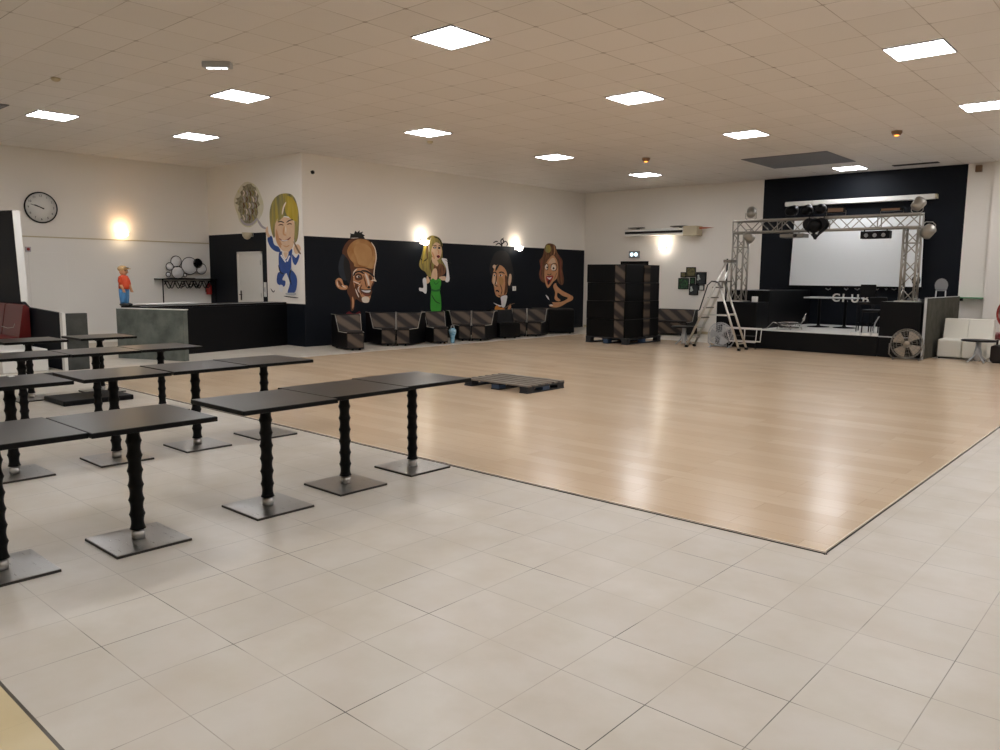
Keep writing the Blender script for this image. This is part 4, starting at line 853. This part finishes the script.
# stage furniture
def sidetable(lb, loc, rz=0, h=.66, top='black', edge='stagetop'):
    t = thing('stage_table', lb, 'table', loc, rz, 'dark tables on the stage')
    MB().box(-.27, .27, -.3, .3, h, h+.03, 'lgrey', .004).build('tabletop', t)  # dark top coloured light grey, reflected light painted in
    MB().tube([(0, 0, .02), (0, 0, h)], .035, 'black', 12).build('column', t); MB().lathe([(.24, 0), (.24, .012), (.05, .03), (.035, .05)], 'black', seg=24).build('base', t)
    return t
sidetable('left one of two sheen painted pedestal tables on stage before the wall lettering', (-6.5, 18.4, .42), .04)
sidetable('right one of two sheen painted pedestal tables on stage before the wall lettering', (-5.93, 18.42, .42), 0)
def chair(lb, loc, rz, seat=.47, hb=.95, w=1.0):
    t = thing('stage_chair', lb, 'chair', loc, rz, 'black chairs on the stage'); t.scale = (w, w, 1)
    MB().box(-.2, .2, -.2, .2, seat-.03, seat+.03, 'vinyl', .02).build('seat', t)
    b = MB().box(-.19, .19, .19, .225, seat+.12, hb, 'black', .015); b.tube([(-.17, .2, seat), (-.17, .205, seat+.14)], .014, 'black', 8); b.tube([(.17, .2, seat), (.17, .205, seat+.14)], .014, 'black', 8); b.build('backrest', t)
    for x in (-.18, .18):
        for y in (-.18, .19):
            o = MB().tube([(x, y, .012), (x*.95, y, seat-.02)], .014, 'black', 8).build('leg', t); MB().lathe([(.018, 0), (.018, .018)], 'lgrey', c=(x, y, 0), seg=8).build('foot_cap', o)
    MB().tube([(-.18, -.18, .18), (.18, -.18, .18), (.18, .19, .18), (-.18, .19, .18)], .009, 'black', 6, closed=True).build('stretcher', t)
    return t
chair('taller black chair on the stage, left of the shorter one', (-5.2, 17.45, .42), .15, .6, .99, .8)
chair('shorter black chair on the stage, beside right black block', (-4.9, 17.0, .42), -.1, .46, .74, .9)
for i, (x, y) in enumerate(((-5.0, 16.42), (-4.82, 16.45))): pass
for i, (x0, w_) in enumerate(((-5.06, .19), (-4.85, .15), (-4.68, .11))):
    t = thing('tray', '%s white shallow tray on stage front edge by the fan' % ['largest, left', 'middle', 'smallest, right'][i], 'tray', (x0, 16.40, .4205), 0, 'white trays on stage edge')
    MB().box(-w_/2, w_/2, -.035, .035, 0, .045, 'whitep', .006).build('body', t); MB().box(-w_/2+.01, w_/2-.01, -.025, .025, .046, .05, 'lgrey').build('lid', t)
tag(MB().tube([(0, 0, 0), (0, 0, .12), (.02, 0, .24), (.08, 0, .36), (.12, 0, .38)], .012, 'lgrey', 8).build('gooseneck_stand'), 'curved grey gooseneck stand at right end of stage', 'stand', loc=(-4.76, 16.56, .42))
# tipped chrome chair
tc_ = thing('chrome_chair', 'chrome framed chair lying tipped over on left of the stage', 'chair', (-6.74, 16.75, .42), .2)
b = MB().tube([(.2+.24*math.cos(2*PI*k/24), .25*math.sin(2*PI*k/24), .13+.02*math.sin(2*PI*k/24)) for k in range(24)], .014, 'chrome', 8, closed=True)
b.tube([(.2+.2*math.cos(2*PI*k/24), .2*math.sin(2*PI*k/24), .05) for k in range(24)], .012, 'chrome', 8, closed=True); b.build('seat_ring', tc_)
MB().lathe([(0, .105), (.22, .105), (.23, .125), (0, .13)], 'black', c=(.2, 0, 0), seg=24).build('seat', tc_)
for a in (.3, 1.9, 3.5, 5.0): MB().tube([(.2+.2*math.cos(a), .2*math.sin(a), .115), (.2+.26*math.cos(a), .26*math.sin(a), .015)], .012, 'chrome', 8).build('leg', tc_)
MB().tube([(.38, .12, .12), (.48, .1, .22), (.52, 0, .36), (.48, -.1, .22)], .012, 'chrome', 8).build('back_frame', tc_)
MB().tube([(-.02, -.05, .12), (-.14, -.02, .16), (-.28, 0, .015)], .014, 'chrome', 8).build('leg', tc_)
# white tube step at the stage front
sf = thing('stage_step', 'white tubular step hooked over left front of the stage', 'step', (0, 0, 0))
for y in (16.06, 16.30): MB().tube([(-7.65, y, .44), (-6.95, y, .44), (-6.97, y, .16), (-7.55, y, .16)], .016, 'whitep', 8, closed=True).build('side_frame', sf)
for x in (-7.6, -6.97): MB().tube([(x, 16.06, .44), (x, 16.345, .44)], .014, 'whitep', 8).build('cross_tube', sf); MB().tube([(x, 16.06, .0), (x, 16.06, .16)], .012, 'black', 8).build('leg', sf)
MB().box(-7.5, -7.05, 16.07, 16.29, .27, .285, 'dark', .003).build('tread', sf); MB().tube([(-7.22, 16.06, .44), (-7.22, 16.06, .16)], .012, 'whitep', 8).build('brace', sf)

# fans
def fan(lb, loc, rz, R, blade, cage, nb, guard):
    t = thing('floor_fan', lb, 'fan', loc, rz, 'round floor fans by the stage')
    zc = R+.03; tilt = Matrix.Translation((0, 0, zc)) @ Matrix.Rotation(math.radians(-12), 4, 'X')
    def ring(r, y): return [tilt @ Vector((r*math.cos(2*PI*k/32), y, r*math.sin(2*PI*k/32))) for k in range(32)]
    b = MB()
    for y in (-.09, .09): b.tube(ring(R, y), .008, cage, 6, closed=True)
    for r in guard:
        b.tube(ring(R*r, -.09-.035*(1-r)), .0035, cage, 5, closed=True); b.tube(ring(R*r, .09+.035*(1-r)), .0035, cage, 5, closed=True)
    for k in range(24):
        a = 2*PI*k/24
        for s in (-1, 1): b.tube([tilt @ Vector((R*q*math.cos(a), s*(.09+.035*(1-q)), R*q*math.sin(a))) for q in (.15, .6, 1)], .0028, cage, 4)
    for k in range(8): a = 2*PI*k/8; b.tube([tilt @ Vector((R*math.cos(a), y, R*math.sin(a))) for y in (-.09, .09)], .004, cage, 5)
    b.build('cage', t)
    for k in range(nb):
        a0 = 2*PI*k/nb+.5; pts = []
        for q in range(9): u = q/8; a = a0+u*.25*2; pts.append((R*.9*math.cos(a0+u*.95), -.03+.06*u, R*.9*math.sin(a0+u*.95)))
        pts = [(R*.2*math.cos(a0+.1), -.02, R*.2*math.sin(a0+.1))] + pts + [(R*.2*math.cos(a0+.9), .02, R*.2*math.sin(a0+.9))]
        MB().prism([tilt @ Vector(p) for p in pts], (0, .006, 0), blade).build('blade', t)
    b = MB(); b.lathe([(0, -.07), (R*.2, -.06), (R*.22, .06), (R*.2, .14), (0, .15)], blade, axis='y', seg=20, X=None); bmesh.ops.transform(b.bm, matrix=tilt, verts=b.bm.verts); b.build('motor_hub', t)
    b = MB()
    for s in (-1, 1): b.tube([(s*(R+.02), 0, zc), (s*(R+.02), .02, .1), (s*R*.8, .0, .012)], .012, cage, 8); b.tube([(s*R*.8, -.2, .012), (s*R*.8, .2, .012)], .012, cage, 8)
    b.tube([(-R*.8, .2, .012), (R*.8, .2, .012)], .012, cage, 8); b.build('stand', t)
    return t
fan('grey brown bladed floor fan in front of right black block', (-4.03, 16.12, .012), face_cam(-4.05, 16.1), .27, 'greyfan', 'wire', 4, (.35, .65, .85))
fan('pale wire floor fan between the ladder and left stage block', (-7.75, 16.02, .012), face_cam(-7.75, 16.0, -12), .25, 'lgrey', 'lgrey', 3, (.3, .5, .65, .8, .92))

# ladder
ld = thing('step_ladder', 'tall aluminium platform step ladder standing before the stage', 'ladder', (0, 0, .012))
ya, yb_ = 15.46, 15.82
def st_x(z): return -8.27+.65*z/1.44
for y in (ya, yb_):
    MB().tube([(-8.27, y, .03), (st_x(1.84), y+(.04 if y == ya else -.04), 1.84)], .026, 'alu', 8).build('stile', ld)
    MB().tube([(-7.06, y, .03), (-7.60, y+(.03 if y == ya else -.03), 1.42)], .024, 'alu', 8).build('rear_leg', ld)
    for x in (-8.27, -7.06): MB().box(x-.03, x+.03, y-.03, y+.03, 0, .05, 'black', .006).build('foot_cap', ld)
for k in range(1, 7):
    z = 1.44*k/6.6; x = st_x(z); MB().box(x-.055, x+.055, ya+.03, yb_-.03, z-.012, z+.012, 'wire' if k > 2 else 'alu', .003).build('step', ld)
MB().box(-7.74, -7.42, ya+.04, yb_-.04, 1.42, 1.45, 'wire', .005).build('platform', ld)
MB().box(-7.52, -7.34, ya+.05, yb_-.05, 1.83, 1.89, 'wire', .008).build('tool_tray', ld)
for z in (.14, .75): MB().tube([(-7.06-.54*z/1.42, ya+.02, z), (-7.06-.54*z/1.42, yb_-.02, z)], .014, 'alu', 8).build('rear_brace', ld)
MB().tube([(-8.05, ya-.05, .78), (-7.96, ya-.06, .83), (-7.80, ya-.05, 1.36), (-7.72, ya-.03, 1.44), (-7.6, ya+.0, 1.42)], .013, 'dark', 8).build('handrail', ld)
for y in (ya, yb_): MB().tube([(-7.95, y, .72), (-7.36, y, .72)], .010, 'alu', 6).build('spreader', ld)

# low tables, sofa, chair and stool by the right wall
def lowtable(lb, loc, h=.42):
    t = thing('low_table', lb, 'table', loc, 0, 'low round tables with pale legs')
    MB().lathe([(0, h-.028), (.275, h-.028), (.29, h-.014), (.275, h), (0, h)], 'black', seg=36).build('tabletop', t)
    MB().lathe([(.05, .03), (.045, h-.03)], 'lgrey', seg=14).build('column', t)
    for k in range(4):
        a = PI/4+PI/2*k; MB().tube([(.04*math.cos(a), .04*math.sin(a), .26), (.07*math.cos(a), .07*math.sin(a), .12), (.19*math.cos(a), .19*math.sin(a), .016)], .016, 'lgrey', 8).build('leg', t)
    return t
L0 = lowtable('low round black table with grey legs before the white sofa', (-2.93, 16.55, .012))
dup(L0, (-8.62, 15.98, .012), label='low round black table with pale legs behind the ladder foot')
sf = thing('sofa', 'white two part leatherette sofa right of stage partition', 'sofa', (-3.3, 17.42, 0), 0)
for i in (-1, 1):
    x0, x1 = (-.42, -.004) if i < 0 else (.004, .42)
    MB().box(x0, x1, -.36, .36, .03, .38, 'wsofa', .03).build('seat', sf)
    bk = MB(); bk.prism([(x0, .08, .36), (x0, .36, .36), (x0, .36, .76), (x0, .16, .76)], (x1-x0, 0, 0), 'wsofa'); bk.build('backrest', sf)
b = MB()
for x in (-.38, .38):
    for y in (-.3, .3): b.box(x-.02, x+.02, y-.02, y+.02, 0, .03, 'black')
b.build('foot', sf)
rc = thing('armchair', 'red and cream patterned chair with oval back at right edge', 'chair', (-2.74, 18.12, 0), math.radians(-8))
bk = MB().sphere((0, .16, .87), .27, 'redpat', (.85, .28, 1.05), 20); bk.build('backrest', rc)
MB().tube([(.235*math.cos(2*PI*k/28), .115, .87+.285*math.sin(2*PI*k/28)) for k in range(28)], .02, 'lips', 8, closed=True).build('back_frame', rc)
MB().box(-.27, .27, -.28, .24, .36, .5, 'redpat', .05).build('seat', rc)
for x in (-.22, .22):
    for y in (-.22, .2): MB().tube([(x, y, 0), (x*.95, y*.95, .37)], [.014, .022], 'brownf', 8).build('leg', rc)
lg = thing('footstool', 'dark brown fabric stool low at right edge beside white sofa', 'stool', (-2.42, 16.92, 0), 0); MB().box(-.34, .22, -.25, .16, .03, .33, 'brownf', .03).build('body', lg)
MB().box(-.3, .18, -.22, .13, 0, .03, 'black').build('base', lg)
sl = thing('child_chair', 'small grey chair standing on top of the stone partition', 'chair', (-4.0, 18.3, 1.092), math.radians(12)); sl.scale = (.82, .82, 1.05)
MB().box(-.12, .12, -.1, .12, .19, .215, 'grey', .01).build('seat', sl)
bk = MB(); bk.prism([(.15*math.cos(PI*k/10), .11, .30+.12*math.sin(PI*k/10)*1.15) for k in range(11)] + [(-.13, .11, .22), (.13, .11, .22)], (0, .025, 0), 'grey'); bk.build('backrest', sl)
for x in (-.11, .11):
    for y in (-.09, .11): MB().tube([(x, y, 0), (x*.93, y*.93, .20)], .015, 'lgrey', 8).build('leg', sl)
gs = thing('glass_shelf', 'green edged glass shelf on white wall right of black wall', 'shelf', (-3.72, YS, 1.14)); MB().box(-.2, .28, -.16, -.001, -.012, .012, 'green', .003).build('board', gs); MB().box(-.16, -.1, -.15, -.02, -.07, -.012, 'black', .005).build('bracket', gs); MB().box(.15, .2, -.1, -.001, -.04, -.012, 'whitep', .004).build('bracket', gs)

# ------------------------------------------------------------------ world and view
w = bpy.data.worlds.new('world'); scn.world = w; w.use_nodes = True
w.node_tree.nodes['Background'].inputs[0].default_value = (.9, .85, .8, 1); w.node_tree.nodes['Background'].inputs[1].default_value = .02
vs = scn.view_settings; vs.view_transform = 'Standard'; vs.look = 'None'; vs.gamma = 1; vs.use_curve_mapping = False; vs.exposure = .80
scn.cycles.use_denoising = True
scn.cycles.max_bounces = 10; scn.cycles.diffuse_bounces = 6
